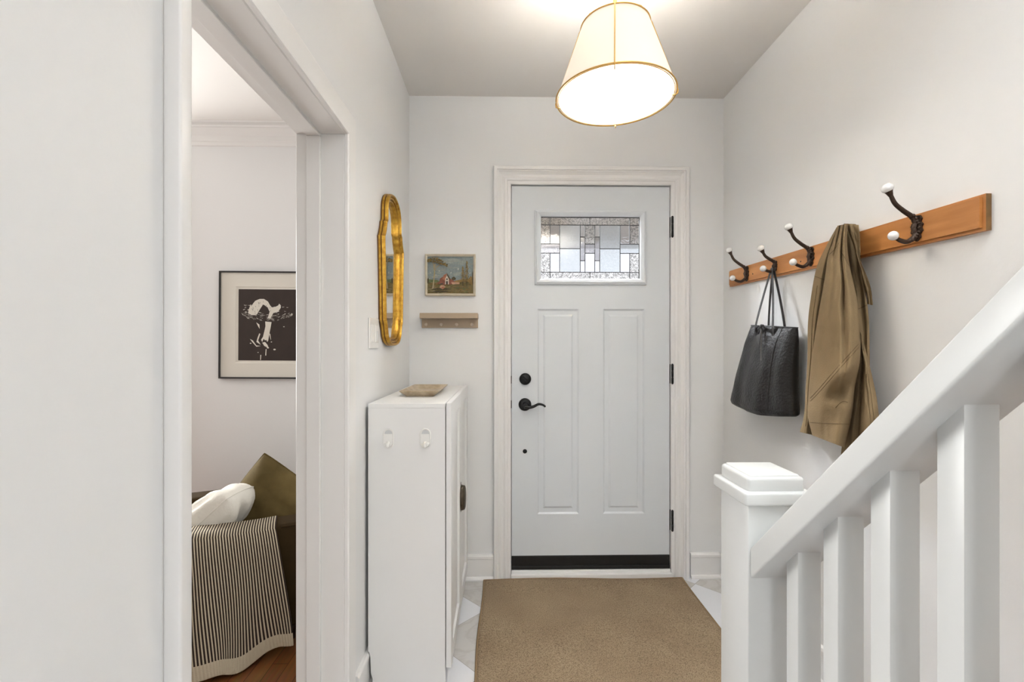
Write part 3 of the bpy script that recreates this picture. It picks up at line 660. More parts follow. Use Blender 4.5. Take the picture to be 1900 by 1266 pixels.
for cx, top, bw in ((748, 240, 34), (697, 315, 26)):
    paint([(cx - 4, 570), (cx - 3, top), (cx + 3, top), (cx + 5, 570)], 'shadow_brush')
    for i in range(80):
        f = i / 80; blob(cx + random.uniform(-1, 1) * bw * (.15 + min(f * 1.4, 1) * .85) * (1 if int(f * 9) % 2 else .7), top + 10 + f * (510 - top), random.uniform(4, 9), random.uniform(4, 9), random.choice(['foliage', 'ochre', 'shadow_brush', 'earth', 'foliage']), 6, .4)
for x_, y_ in ((545, 402), (637, 352), (390, 375), (278, 400), (345, 430), (790, 405)): blob(x_, y_, 9, 12, 'bird', 6, .5)
obj('canvas', b, pm, pt)

zs = lambda x, y, Y: PY(660 + x / 3.723, 340 + y / 3.723, Y)
bl = zs(456, 1000, W - .014); br = zs(845, 935, W - .014); fl = zs(441, 933, W - .085); fr = zs(842, 897, W - .085)
sh = thing('peg_shelf', 'small taupe wall shelf with four pegs under the landscape painting', 'shelf', ((bl.x + br.x) / 2, W, bl.z))
b = BM(); box(b, (bl.x, W - .014, bl.z), (br.x, W, fr.z - .004), .002); obj('back_board', b, M['taupe'], sh)
b = BM(); box(b, (fl.x, W - .085, fl.z), (fr.x, W, fr.z), .0015); obj('ledge', b, M['taupe'], sh)
for xx in (488, 593, 697, 803):
    q = zs(xx, 978, W - .03); b = BM(); lathe(b, [(0, .030), (.006, .030), (.0085, .028), (.0085, .022), (.005, .019), (.0045, 0), (0, 0)], (q.x, W - .014, q.z), (0, -1, 0), 20); obj('peg', b, M['peg'], sh, smooth=True)

# ------------------------------------------------------------------ cabinet
cf = PX(683, 750, XL + .012); Yc0 = cf.y; Yc1 = W - .030; Xc0 = XL + .012; Xc1 = PY(826, 749, Yc0).x; ZT = PY(750, 749.5, Yc0).z
cab = thing('shoe_cabinet', 'narrow tall white cabinet against the left wall by the front door', 'cabinet', ((Xc0 + Xc1) / 2, (Yc0 + Yc1) / 2, 0))
b = BM()
bbt = .135
poly = [(Xc0 + .016, 0), (Xc1, 0), (Xc1, ZT - .016), (Xc0, ZT - .016), (Xc0, bbt + .003), (Xc0 + .004, bbt), (Xc0 + .008, bbt - .02), (Xc0 + .010, .06), (Xc0 + .016, .04)]
prism(b, poly, lambda x_, z_, h: Vector((x_, h, z_)), Yc0, Yc0 + .018)
box(b, (Xc0 + .016, Yc1 - .018, 0), (Xc1, Yc1, ZT - .016))
box(b, (Xc0 + .016, Yc0 + .018, .06), (Xc1 - .002, Yc1 - .018, .078)); box(b, (Xc0 + .02, Yc0 + .018, .0), (Xc0 + .024, Yc1 - .018, ZT - .016)); box(b, (Xc1 - .03, Yc0 + .018, 0), (Xc1 - .012, Yc1 - .018, .06))
for z_ in (.38, .70): box(b, (Xc0 + .024, Yc0 + .018, z_), (Xc1 - .01, Yc1 - .018, z_ + .016))
obj('carcass', b, M['cabinet'], cab)
b = BM(); box(b, (Xc0, Yc0, ZT - .016), (Xc1, Yc1, ZT), .0015); obj('top_panel', b, M['cabinet'], cab)
XD0, XD1 = Xc1 + .003, Xc1 + .022; Ym = (Yc0 + Yc1) / 2
hp_ = None
for k, (ya, yb) in enumerate(((Yc0 + .001, Ym - .0015), (Ym + .0015, Yc1 - .001))):
    b = BM(); z0_, z1_ = .075, ZT + .002; st = .058
    box(b, (XD0, ya, z0_), (XD1, ya + st, z1_), .0015, 1); box(b, (XD0, yb - st, z0_), (XD1, yb, z1_), .0015, 1)
    box(b, (XD0, ya + st, z0_), (XD1, yb - st, z0_ + st), .0015, 1); box(b, (XD0, ya + st, z1_ - st), (XD1, yb - st, z1_), .0015, 1)
    box(b, (XD0, ya + st, z0_ + st), (XD1 - .010, yb - st, z1_ - st))
    dr = obj('cabinet_door', b, M['cabinet'], cab)
    if k == 0:
        zc_ = CAMZ - (928 - HZ) * 1.98 / F; b = BM(); L = .066; n_ = 24; m_ = 10
        y_open = yb - .004; rows = []
        for i in range(n_ + 1):   # cup pull turned upright, its open side toward the far door
            s = -1 + 2 * i / n_; wv = math.sqrt(max(1 - s * s, 0)); zz = zc_ + s * L * .82; row = []
            for j in range(m_ + 1):
                a_ = PI / 2 * j / m_
                row.append(b.verts.new((XD1 + .001 + .021 * wv ** .3 * math.sin(a_) ** .8, y_open - .036 * wv ** .7 * math.cos(a_) - .002, zz)))
            rows.append(row)
        for i in range(n_):
            for j in range(m_):
                try: b.faces.new([rows[i][j], rows[i][j + 1], rows[i + 1][j + 1], rows[i + 1][j]]).smooth = True
                except ValueError: pass
        bmesh.ops.remove_doubles(b, verts=b.verts[:], dist=1e-5)
        bmesh.ops.solidify(b, geom=b.faces[:], thickness=-.0022)
        fl_ = [(y_open, zc_ + L), (y_open - .006, zc_ + L * .86), (y_open - .028, zc_ + L * .62), (y_open - .040, zc_ + L * .3), (y_open - .042, zc_), (y_open - .040, zc_ - L * .3), (y_open - .028, zc_ - L * .62), (y_open - .006, zc_ - L * .86), (y_open, zc_ - L)]
        prism(b, fl_, lambda y_, z_, h: Vector((h, y_, z_)), XD1, XD1 + .002)
        obj('cup_handle', b, M['pull'], dr)
# two adhesive hooks on the side
for k, xp in enumerate((721, 789.5)):
    c_ = PY(xp, 813.5, Yc0); lab = ('white oval adhesive hook on the cabinet side, nearer the wall', 'white oval adhesive hook on the cabinet side, nearer the cabinet doors')[k]
    hk = thing('adhesive_hook', lab, 'hook', (c_.x, Yc0, c_.z), 'oval adhesive hooks on the cabinet side')
    def stadium(w_, h_, n_=10): 
        return [(c_.x + w_ * math.cos(t_), c_.z + (h_ - w_) * (1 if i < n_ + 1 else -1) + w_ * math.sin(t_)) for i, t_ in enumerate([PI * j / n_ for j in range(n_ + 1)] + [PI + PI * j / n_ for j in range(n_ + 1)])]
    b = BM(); o1 = stadium(.0195, .036); i1_ = stadium(.0150, .0315)
    f_ = lambda x_, z_, h: Vector((x_, Yc0 - h, z_))
    prism(b, stadium(.0195, .036), f_, -.0006, .003)
    tube(b, [Vector((x_, Yc0 - .003, z_)) for x_, z_ in stadium(.0172, .0337)], .0023, 8, True); obj('backplate', b, M['white_plastic'], hk, smooth=True)
    b = BM(); prism(b, [(x_, z_) for x_, z_ in stadium(.0140, .030) if z_ > c_.z - .001], f_, .003, .0036); obj('face', b, M['grey_plastic'], hk)
    b = BM(); prism(b, [(x_, z_) for x_, z_ in stadium(.0145, .031) if z_ < c_.z - .001] , f_, .003, .008)
    tube(b, cat([(c_.x, Yc0 - .006, c_.z - .012), (c_.x, Yc0 - .014, c_.z - .024), (c_.x, Yc0 - .021, c_.z - .022), (c_.x, Yc0 - .022, c_.z - .012)], 12), [.006] * 8 + [.0055, .005, .0045, .004, .003], 10); obj('hook_tip', b, M['white_plastic'], hk, smooth=True)
# travertine tray
b = BM(); tz = ZT
r0 = PZ(740, 726.5, ZT + .024); r1 = PZ(816, 725, ZT + .024)
ya, yb = r0.y, r0.y + .31; xa, xb = r0.x, r1.x
ang = [(xa, ya), (xb, ya), (xb + .004, yb), (xa + .004, yb)]
def insq(d): return [(xa + d, ya + d), (xb - d, ya + d), (xb - d, yb - d), (xa + d, yb - d)]
R_ = []
for d, z_ in ((.026, 0), (.0, .024), (.004, .026), (.009, .024), (.034, .008)): R_.append([b.verts.new((x_, y_, tz + z_ + .0003)) for x_, y_ in insq(d)])
for i in range(4):
    for k in range(4): b.faces.new([R_[i][k], R_[i][(k + 1) % 4], R_[i + 1][(k + 1) % 4], R_[i + 1][k]])
b.faces.new(R_[0][::-1]); b.faces.new(R_[-1])
o = obj('stone_tray', b, M['stone']); recenter(o, ((xa + xb) / 2, (ya + yb) / 2, tz)); tagged(o, 'beige travertine tray with flared sides on top of the white cabinet', 'tray')

# ------------------------------------------------------------------ rug
b = BM(); nx_, ny_ = 60, 90; rx0, rx1, ry0, ry1 = -.106, .938, .95, W - .034
g = []
for j in range(ny_ + 1):
    row = []
    for i in range(nx_ + 1):
        x_ = rx0 + (rx1 - rx0) * i / nx_; y_ = ry0 + (ry1 - ry0) * j / ny_
        z_ = .011 + .002 * noise.noise(Vector((x_ * 3, y_ * 3, 0)))
        if j > ny_ - 8: z_ += .006 * ((j - ny_ + 8) / 8) ** 2 * (0.6 + .6 * math.sin(x_ * 7))
        if i == 0: x_ += .004 * math.sin(y_ * 9)
        row.append(b.verts.new((x_, y_, z_)))
    g.append(row)
for j in range(ny_):
    for i in range(nx_): b.faces.new([g[j][i], g[j][i + 1], g[j + 1][i + 1], g[j + 1][i]]).smooth = True
bd = [g[0][i] for i in range(nx_ + 1)] + [g[j][nx_] for j in range(1, ny_ + 1)] + [g[ny_][i] for i in range(nx_ - 1, -1, -1)] + [g[j][0] for j in range(ny_ - 1, 0, -1)]
lowv = [b.verts.new((v.co.x, v.co.y, .001)) for v in bd]
for k in range(len(bd)): b.faces.new([bd[k], bd[(k + 1) % len(bd)], lowv[(k + 1) % len(bd)], lowv[k]])
b.faces.new(lowv[::-1])
edge_pts = [v.co.copy() for v in bd]
rug = obj('rug', b, M['rug']); recenter(rug, ((rx0 + rx1) / 2, (ry0 + ry1) / 2, 0)); tagged(rug, 'taupe speckled low-pile rug lying before the front door', 'rug')
b = BM(); tube(b, [p_ + Vector((0, 0, -.003)) for p_ in edge_pts], .0048, 8, True); obj('rug_binding', b, M['rugedge'], rug)

# ------------------------------------------------------------------ coat rack
ne, fe = PX(1825.7, 392, 1.155), PX(1352, 518, 1.155)
RY0, RY1 = ne.y, fe.y
zb0, zt0 = PX(1828, 427, 1.157).z, PX(1828, 358.5, 1.157).z; zb1, zt1 = PX(1352, 532.5, 1.155).z, PX(1352, 503, 1.155).z
rack = thing('coat_rack', 'long honey-pine coat rack board with double hooks on the right wall', 'coat rack', (XR, (RY0 + RY1) / 2, (zb0 + zt1) / 2))
def rz(y_, f): 
    t_ = (y_ - RY0) / (RY1 - RY0); return (zb0 + (zb1 - zb0) * t_) * (1 - f) + (zt0 + (zt1 - zt0) * t_) * f
b = BM()
def rb_(x0, x1, ins, f0, f1, mi_end):
    ya_, yb_ = RY0 + ins, RY1 - ins
    v = [b.verts.new((x_, y_, rz(y_, f_))) for x_ in (x0, x1) for y_ in (ya_, yb_) for f_ in (f0, f1)]
    for q in ((0, 1, 3, 2), (4, 6, 7, 5), (0, 4, 5, 1), (2, 3, 7, 6), (1, 5, 7, 3), (0, 2, 6, 4)):
        f = b.faces.new([v[i] for i in q]); f.material_index = mi_end if q in ((0, 4, 5, 1),) else 0
rb_(1.160, XR - .0002, 0, 0, 1, 1); rb_(1.153, 1.161, .009, .09, .93, 0)
obj('back_board', b, [M['wood'], M['wooddark']], rack)
def make_hook(Yh, sc, zoff=0):
    b = BM(); zc_ = rz(Yh, .52) + zoff; X0 = 1.153
    # ornate cast base plate
    pl_ = [(0, .036), (.010, .034), (.016, .024), (.012, .016), (.019, .008), (.015, 0), (.018, -.010), (.010, -.018), (.012, -.027), (.005, -.034), (0, -.037)]
    pl_ = pl_ + [(-a_, c_) for a_, c_ in pl_[-2:0:-1]]
    prism(b, [(Yh + a_ * sc, zc_ + c_ * sc) for a_, c_ in pl_], lambda y_, z_, h: Vector((h, y_, z_)), X0 - .005, X0)
    for k in range(12):
        a_ = 2 * PI * k / 12; ball(b, (X0 - .006, Yh + .011 * sc * math.cos(a_), zc_ + .024 * sc * math.sin(a_)), .0035, 8)
    up = cat([(X0 - .004, Yh, zc_ + .010 * sc), (X0 - .014, Yh, zc_ + .030 * sc), (X0 - .040, Yh, zc_ + .048 * sc), (X0 - .064, Yh, zc_ + .068 * sc), (X0 - .078, Yh, zc_ + .094 * sc)], 20)
    dn = cat([(X0 - .004, Yh, zc_ - .012 * sc), (X0 - .012, Yh, zc_ - .026 * sc), (X0 - .030, Yh, zc_ - .038 * sc), (X0 - .050, Yh, zc_ - .034 * sc), (X0 - .060, Yh, zc_ - .028 * sc)], 16)
    if sc < 1: up = [Vector((X0 - (X0 - p_.x) * (.72 if sc > .5 else .35), p_.y, p_.z)) for p_ in up]; dn = [Vector((X0 - (X0 - p_.x) * .75, p_.y, p_.z)) for p_ in dn]
    tube(b, up, [.0075 - .0022 * i / 20 for i in range(21)], 10, up=(0, 1, 0)); tube(b, dn, [.0075 - .0022 * i / 16 for i in range(17)], 10, up=(0, 1, 0))
    tube(b, [Vector((X0 - .005, Yh, zc_ + .016 * sc)), Vector((X0 - .012, Yh, zc_)), Vector((X0 - .005, Yh, zc_ - .018 * sc))], .0065, 8, up=(0, 1, 0))
    for k in range(6):
        p_ = up[k + 1]; ball(b, p_ + Vector((.001, .004 * (-1) ** k, 0)), .0058, 8); p_ = dn[k + 1]; ball(b, p_ + Vector((.001, .004 * (-1) ** k, 0)), .0058, 8)
    e = up[-1]; dvec = (up[-1] - up[-3]).normalized()
    lathe(b, [(0, -.004), (.0058, -.004), (.0085, .006), (.0105, .010), (0, .010)], e, dvec, 14)
    h = obj('double_hook', b, M['iron'], rack, smooth=True)
    c2 = BM(); lathe(c2, [(0, 0), (.009, 0), (.0125, .0025), (.0145, .006), (.0150, .0095), (.0140, .0140), (.0112, .0185), (.0075, .0212), (.004, .0223), (0, .0226)], e + dvec * .009, dvec, 20); obj('ceramic_knob', c2, M['ceramic'], h, smooth=True)
    dv2 = (dn[-1] - dn[-3]).normalized(); c2 = BM(); lathe(c2, [(0, -.002), (.006, 0), (.0095, .003), (.0118, .0065), (.0130, .011), (.0126, .0155), (.0104, .0200), (.0066, .0230), (.003, .0240), (0, .0242)], dn[-1], dv2, 20); obj('ceramic_knob', c2, M['ceramic'], h, smooth=True)
    return up, dn
hy = [PX(1701, 424, 1.150).y, 0, PX(1504, 474, 1.150).y, PX(1438.5, 491, 1.150).y, PX(1385, 506, 1.150).y]
hy[1] = (hy[0] + hy[2]) / 2 + .006
ends = [make_hook(y_, {3: .62, 1: .32}.get(i, 1)) for i, y_ in enumerate(hy)]
for y_ in (hy[0] + .066, hy[2] + .062, hy[4] - .05):
    b = BM(); lathe(b, [(0, .0015), (.003, .001), (.0035, 0), (0, 0)], (1.153, y_, rz(y_, .42)), (-1, 0, 0), 12); obj('screw', b, M['iron'], rack)

# ------------------------------------------------------------------ tote bag
bag = thing('tote_bag', 'black pebbled leather tote bag hanging from the second hook', 'bag', (1.1, 1.9, 1.0))
levels = [  # t, far px(x,y), near px(x,y) silhouettes, half depth
    (0.0, (1395, 604), (1479.5, 608.5), .014), (.04, (1394, 610), (1479.5, 615), .020), (.2, (1388.5, 632), (1478, 642), .034), (.45, (1380, 668), (1475.5, 684), .046), (.7, (1371, 706), (1475, 726), .052),
    (.88, (1363.5, 735), (1477, 760), .052), (.96, (1361.5, 744), (1477.5, 770), .046), (1.0, (1364, 748), (1475, 773.5), .030)]
b = BM(); n_ = 72; rings = []
XBc = 1.108
Ls = cat([(l[1][0], l[1][1], l[3]) for l in levels], 44); Rs = cat([(l[2][0], l[2][1], 0) for l in levels], 44)
bagtop = {}
for i in range(45):
    t_ = i / 44; Lp = PX(Ls[i].x, Ls[i].y, XBc); Rp = PX(Rs[i].x, Rs[i].y, XBc + .012); hd_ = Ls[i].z; row = []
    for k in range(n_):
        a_ = 2 * PI * k / n_; cc, ss = math.cos(a_), math.sin(a_)
        u_ = math.copysign(abs(cc) ** .75, cc); s_ = math.copysign(abs(ss) ** .8, ss)
        m_ = (1 + u_) / 2; p_ = Lp.lerp(Rp, m_)
        fold = .009 * math.sin(m_ * 13 + 1.5) * (1 - t_ * .4) * abs(ss) + .006 * noise.noise(Vector((m_ * 5, t_ * 5, .3))) + .004 * noise.noise(Vector((m_ * 16, t_ * 14, 2)))
        ridge = -.012 * math.exp(-((m_ - (.62 + .1 * (1 - t_))) / .08) ** 2) * min(1, t_ * 3)
        off = -s_ * (hd_ + (fold * .9 + (-ridge)) * (1 if s_ > 0 else .1))
        zb__ = -.020 * math.sin(PI * m_) * (t_ ** 3) * (1 if s_ > 0 else .2)
        v_ = Vector((min(p_.x + off, XR - .004), p_.y, p_.z + zb__)); row.append(b.verts.new(v_)); bagtop[(i, k)] = v_
    rings.append(row)
for i in range(44):
    for k in range(n_): b.faces.new([rings[i][k], rings[i][(k + 1) % n_], rings[i + 1][(k + 1) % n_], rings[i + 1][k]]).smooth = True
f = b.faces.new(rings[-1]);
inner = [b.verts.new(Vector((XBc + (v.co.x - XBc) * .8, v.co.y, v.co.z - .03))) for v in rings[0]]
for k in range(n_): b.faces.new([rings[0][k], rings[0][(k + 1) % n_], inner[(k + 1) % n_], inner[k]])
b.faces.new(inner); obj('bag_body', b, M['leather'], bag, smooth=True, angle=60)
# seam ridge
b = BM(); tube(b, [bagtop[(i, 13)] + Vector((-.001, 0, 0)) for i in range(1, 44)], .0012, 6); obj('side_seam', b, M['leather2'], bag)
b = BM(); tube(b, [bagtop[(0, k)] for k in range(n_)], .0022, 8, True); obj('rim', b, M['leather2'], bag)
up2, dn2 = ends[3]; hkp = dn2[7]
def strap(x1, x2, xf, side):
    a0 = PX(x1, 606, xf); a1 = PX(x2, 607, xf); apex = Vector((hkp.x + side * .006, hkp.y, hkp.z + .0085))
    l1 = a0.lerp(apex, .93) + Vector((0, .003, 0)); l2 = a1.lerp(apex, .93) + Vector((0, -.003, 0))
    pts = cat([a0 - Vector((0, 0, .05)), a0, a0.lerp(l1, .5) + Vector((0, .004, 0)), l1, apex, l2, a1.lerp(l2, .5) + Vector((0, -.004, 0)), a1, a1 - Vector((0, 0, .05))], 60)
    b = BM(); tube(b, pts, .008, 8, flat=(.22, 1), up=(1, .0, 0)); obj('strap', b, M['leather2'], bag, smooth=True)
strap(1402, 1434, 1.092, 0); strap(1426, 1456, 1.128, 1.2)
# tie
b = BM(); tp = PX(1413, 606, 1.075)
ball(b, tp, .009, 10); tube(b, cat([tp, tp + Vector((-.008, .022, -.004)), tp + Vector((-.006, .030, -.022)), tp + Vector((-.004, .018, -.030)), tp], 16), .0045, 6, flat=(.4, 1)); tube(b, cat([tp, tp + Vector((-.006, -.02, .006)), tp + Vector((-.004, -.03, -.010)), tp], 12), .004, 6, flat=(.4, 1))
tube(b, cat([tp, PX(1413, 630, 1.066), PX(1412, 650, 1.058), PX(1412, 670, 1.050)], 14), .0035, 6, flat=(.5, 1)); tube(b, cat([tp, PX(1410, 625, 1.066), PX(1408, 640, 1.060)], 8), .003, 6, flat=(.5, 1)); obj('leather_tie', b, M['leather2'], bag, smooth=True)

# ------------------------------------------------------------------ coat
coat = thing('khaki_jacket', 'olive-khaki cotton jacket hanging from the fourth hook of the rack', 'jacket', (1.1, 1.5, .92))
def panel(name, Lpts, Rpts, xf, n=60, m=36, back=.035, mt=None, roff=0):
    b = BM(); Lc = cat([(x_, y_, 0) for x_, y_ in Lpts], n); Rc = cat([(x_, y_, 0) for x_, y_ in Rpts], n); G_ = []; Bk = []
    for i in range(n + 1):
        t_ = i / n; row = []; rb2 = []
        for j in range(m + 1):
            s_ = j / m; x_ = Lc[i].x + (Rc[i].x - Lc[i].x) * s_; y_ = Lc[i].y + (Rc[i].y - Lc[i].y) * s_
            X_ = xf(s_, t_) - .0025 * noise.noise(Vector((s_ * 9 + roff, t_ * 12, 1)))
            p_ = PX(x_, y_, X_); row.append(b.verts.new(p_))
            X2 = min(X_ + back, XR - .006); X2 = max(X2, X_ + .002); q_ = PX(x_ + (s_ < .5) * 3 * (1 - 2 * s_) - (s_ > .5) * 3 * (2 * s_ - 1), y_, X2)
            rb2.append(b.verts.new((X2, q_.y, p_.z * .6 + q_.z * .4)))
        G_.append(row); Bk.append(rb2)
    for i in range(n):
        for j in range(m):
            b.faces.new([G_[i][j], G_[i][j + 1], G_[i + 1][j + 1], G_[i + 1][j]]).smooth = True
            b.faces.new([Bk[i][j], Bk[i + 1][j], Bk[i + 1][j + 1], Bk[i][j + 1]]).smooth = True
    for i in range(n):
        for q in (0, m): b.faces.new([G_[i][q], G_[i + 1][q], Bk[i + 1][q], Bk[i][q]])
    for j in range(m):
        for q in (0, n): b.faces.new([G_[q][j], G_[q][j + 1], Bk[q][j + 1], Bk[q][j]])
    return obj(name, b, mt or M['coat'], coat, smooth=True, angle=70), G_
def bul(s_): return math.sin(PI * min(max(s_, 0), 1)) ** .7 if 0 < s_ < 1 else 0
def gs(x_, c_, w_): return math.exp(-((x_ - c_) / w_) ** 2)
def front_x(s_, t_):
    v = 1.074 - (.014 + .048 * t_ ** .7) * bul(s_)
    v += .026 * gs(s_, .60 + .12 * t_, .06) * min(1, .25 + t_ * 2) * max(0, 1 - t_ * 1.1)      # long valley from the hook
    v += .016 * gs(s_, .28 - .05 * t_, .07) * max(0, 1 - t_ * 1.6)
    v -= .008 * gs(s_, .80, .08) * max(0, 1 - t_)
    d_ = s_ * .9 + (t_ - .62) * 2.4                                                      # diagonal drag folds low down
    v += .012 * math.sin(d_ * 5.5 + 1) * bul(s_) * max(0, min(1, (t_ - .5) * 4)) 
    v += .020 * gs(t_, .83 - .06 * s_, .035) * gs(s_, .62, .25) - .014 * gs(t_, .77 - .08 * s_, .03) * gs(s_, .65, .25)
    return v
Lf = [(1554, 419), (1545, 450), (1536, 476), (1530, 518), (1518, 586), (1510, 638), (1504, 681), (1500, 731), (1498.5, 770), (1507, 808)]
Rf = [(1573, 415), (1572, 453), (1577, 495), (1585, 530), (1592, 566), (1595, 620), (1596, 665), (1586, 720), (1581, 768), (1567, 831)]
front, GF = panel('front_body', Lf, Rf, front_x, back=.014)
Ls_ = [(1552, 422), (1534, 455), (1515, 497), (1504, 556), (1499, 602), (1498, 665), (1495, 720), (1492, 770), (1484, 802)]
Rs_ = [(1557, 420), (1548, 458), (1541, 500), (1534, 556), (1526, 602), (1518, 665), (1510, 720), (1509, 770), (1510, 808)]
def slx(s_, t_):
    k_ = min(max((s_ - .45) / .5, 0), 1); k_ = k_ * k_ * (3 - 2 * k_)
    return 1.112 - (.010 + .014 * t_) * bul(min(.08 + s_ * .9, .99)) + .042 * k_ + .004 * math.sin(t_ * 15)
slv, _ = panel('far_sleeve', Ls_, Rs_, slx, m=24, back=.03, roff=3)
Lb = [(1566, 415), (1566, 450), (1570, 500), (1578, 550), (1582, 600), (1584, 650), (1578, 700), (1570, 760), (1560, 845)]
Rb = [(1588, 416), (1594, 440), (1598, 490), (1606, 540), (1612, 590), (1613.5, 640), (1614, 690), (1613, 750), (1608, 845)]
bkp, _ = panel('back_body', Lb, Rb, lambda s_, t_: 1.128 - (.010 + .014 * t_) * bul(.3 + s_ * .65) + .004 * math.sin(s_ * 12), m=20, back=.03, roff=6)
Ln = [(1595, 614), (1594, 650), (1596, 676), (1588, 715), (1583, 760), (1580, 800), (1578, 835)]
Rn = [(1599, 622), (1607, 650), (1614, 680), (1620, 706), (1626, 735), (1630, 765), (1633, 800)]
def nsx(s_, t_): return 1.118 - (.012 + .045 * t_) * bul(.08 + s_ * .9) + .045 * math.exp(-((s_ - .2) / .16) ** 2) * min(1, t_ * 2) + .004 * math.sin(t_ * 14)
nsp, _ = panel('near_sleeve', Ln, Rn, nsx, m=24, back=.03, roff=9)
zc5 = lambda x_, y_: (1480 + x_ / 5.278, 400 + y_ / 5.278)
Lk = [zc5(*q) for q in ((478, 82), (505, 180), (545, 290), (585, 430), (625, 570), (655, 700), (678, 800), (683, 868))]
Rk = [zc5(*q) for q in ((598, 92), (610, 200), (614, 330), (622, 450), (668, 570), (700, 650), (722, 740), (737, 875))]
cl, GC = panel('collar', Lk, Rk, lambda s_, t_: 1.094 - .010 * gs(s_, .25, .2) + .045 * t_ ** 1.5, m=14, back=.008, roff=12)
# hem band and seams
def stitch(name, pts, X_, r=.0011, mt=None):
    b = BM(); tube(b, [PX(x_, y_, xx) for (x_, y_), xx in zip(pts, X_)], r, 6); obj(name, b, mt or M['coatdark'], coat)
def on_front(s0_, t0_, s1_, t1_, n_=30, lift=.0008, curve=0):
    out_ = []
    for k in range(n_ + 1):
        f_ = k / n_; s_ = s0_ + (s1_ - s0_) * f_; t_ = t0_ + (t1_ - t0_) * f_ + curve * math.sin(PI * f_)
        i = t_ * 60; j = s_ * 36; i0_, j0_ = min(int(i), 59), min(int(j), 35); fi, fj = i - i0_, j - j0_
        v = (GCF[i0_][j0_] * (1 - fj) + GCF[i0_][j0_ + 1] * fj) * (1 - fi) + (GCF[i0_ + 1][j0_] * (1 - fj) + GCF[i0_ + 1][j0_ + 1] * fj) * fi
        out_.append(v + Vector((-lift, 0, 0)))
    return out_
def grid_pts(o):
    me = o.data; off = origin(o); vs = [v.co + off for v in me.vertices]; rows_ = []
    k = 0
    for i in range(61):
        rows_.append([vs[k + 2 * j] for j in range(37)]); k += 74
    return rows_
GCF = grid_pts(front)
def on_panel(o, m, s0_, t0_, s1_, t1_, n_=24, lift=.0007):
    me = o.data; off = origin(o); out_ = []
    for k in range(n_ + 1):
        f_ = k / n_; s_ = (s0_ + (s1_ - s0_) * f_) * m; t_ = (t0_ + (t1_ - t0_) * f_) * 60; i = min(int(t_), 59); j = min(int(s_), m - 1)
        g = lambda a, c: me.vertices[(a * (m + 1) + c) * 2].co + off
        v = (g(i, j) * (1 - s_ + j) + g(i, j + 1) * (s_ - j)) * (1 - t_ + i) + (g(i + 1, j) * (1 - s_ + j) + g(i + 1, j + 1) * (s_ - j)) * (t_ - i)
        out_.append(v + Vector((-lift, 0, 0)))
    return out_
for name_, a_ in (('hem_stitching', (.02, .93, .97, .925, 0)), ('side_seam', (.05, .80, .96, .60, .0)), ('side_seam', (.06, .815, .97, .615, .0)), ('shoulder_dart', (.05, .205, .42, .11, 0)), ('armhole_seam', (.55, .16, .97, .22, -.01)), ('pocket_edge', (.62, .86, .88, .84, -.015))):
    b = BM(); tube(b, on_front(*a_[:4], curve=a_[4], lift=.0003), .0007, 6); obj(name_, b, M['coatdark'], coat)
for nm_, pts_ in (('shoulder_seam', on_panel(slv, 24, .02, .285, .97, .30)), ('back_yoke_seam', on_panel(bkp, 20, .35, .445, .98, .44)), ('sleeve_stitching', on_panel(nsp, 24, .62, .42, .72, .93)), ('sleeve_stitching', on_panel(nsp, 24, .76, .42, .84, .93)), ('sleeve_seam', on_panel(slv, 24, .30, .32, .34, .95))):
    b = BM(); tube(b, pts_, .0008, 6); obj(nm_, b, M['coatdark'], coat)

# ------------------------------------------------------------------ stairs and railing
b = BM()
SX0 = .47; rise = .195; run = .195
for k in range(12):
    y1_ = .80 - run * k
    box(b, (SX0, y1_ - run, 0 if k < 1 else rise * k - .02), (XR - .001, y1_, rise * (k + 1) - .03))
    box(b, (SX0 - .03, y1_ - run - .002, rise * (k + 1) - .03), (XR - .001, y1_ + .025, rise * (k + 1)), .006, 2, 1)
st_ = struct('staircase', b, [M['stair'], M['tread']], 'staircase rising toward the camera beside the right wall, below the white railing', 'stairs')
NX0 = PX(1388, 1000, .415).x; NYn = PX(1388, 1000, .415).y; NYf = PX(1337, 1000, .415).y; NS = NYf - NYn
rl = thing('stair_railing', 'white painted stair railing with square balusters and a capped newel post', 'railing', (NX0 + NS / 2, NYn + NS / 2, 0))
ncx, ncy = NX0 + NS / 2, NYn + NS / 2
zlow = PX(1378.7, 936.6, NX0 - .008).z
b = BM(); box(b, (NX0, NYn, 0), (NX0 + NS, NYf, zlow + .01), .003, 2); obj('newel_post', b, M['rail'], rl, smooth=True)
zmid = PX(1378.7, 912, NX0 - .008).z; ztop = PX(1386.5, 886, NX0).z; e = .010
b = BM(); box(b, (NX0 - e, NYn - e, zlow), (NX0 + NS + e, NYf + e, zmid), .004, 3)
cut = [(NX0 - .001, NYn - .001, NX0 + NS + .001, NYf + .001, zmid - .003), ]
box(b, (NX0 + .0, NYn + .0, zmid - .004), (NX0 + NS, NYf, ztop), .006, 4); box(b, (NX0 + .006, NYn + .006, ztop - .006), (NX0 + NS - .006, NYf - .006, ztop + .003), .003, 3)
obj('newel_cap', b, M['rail'], rl, smooth=True)
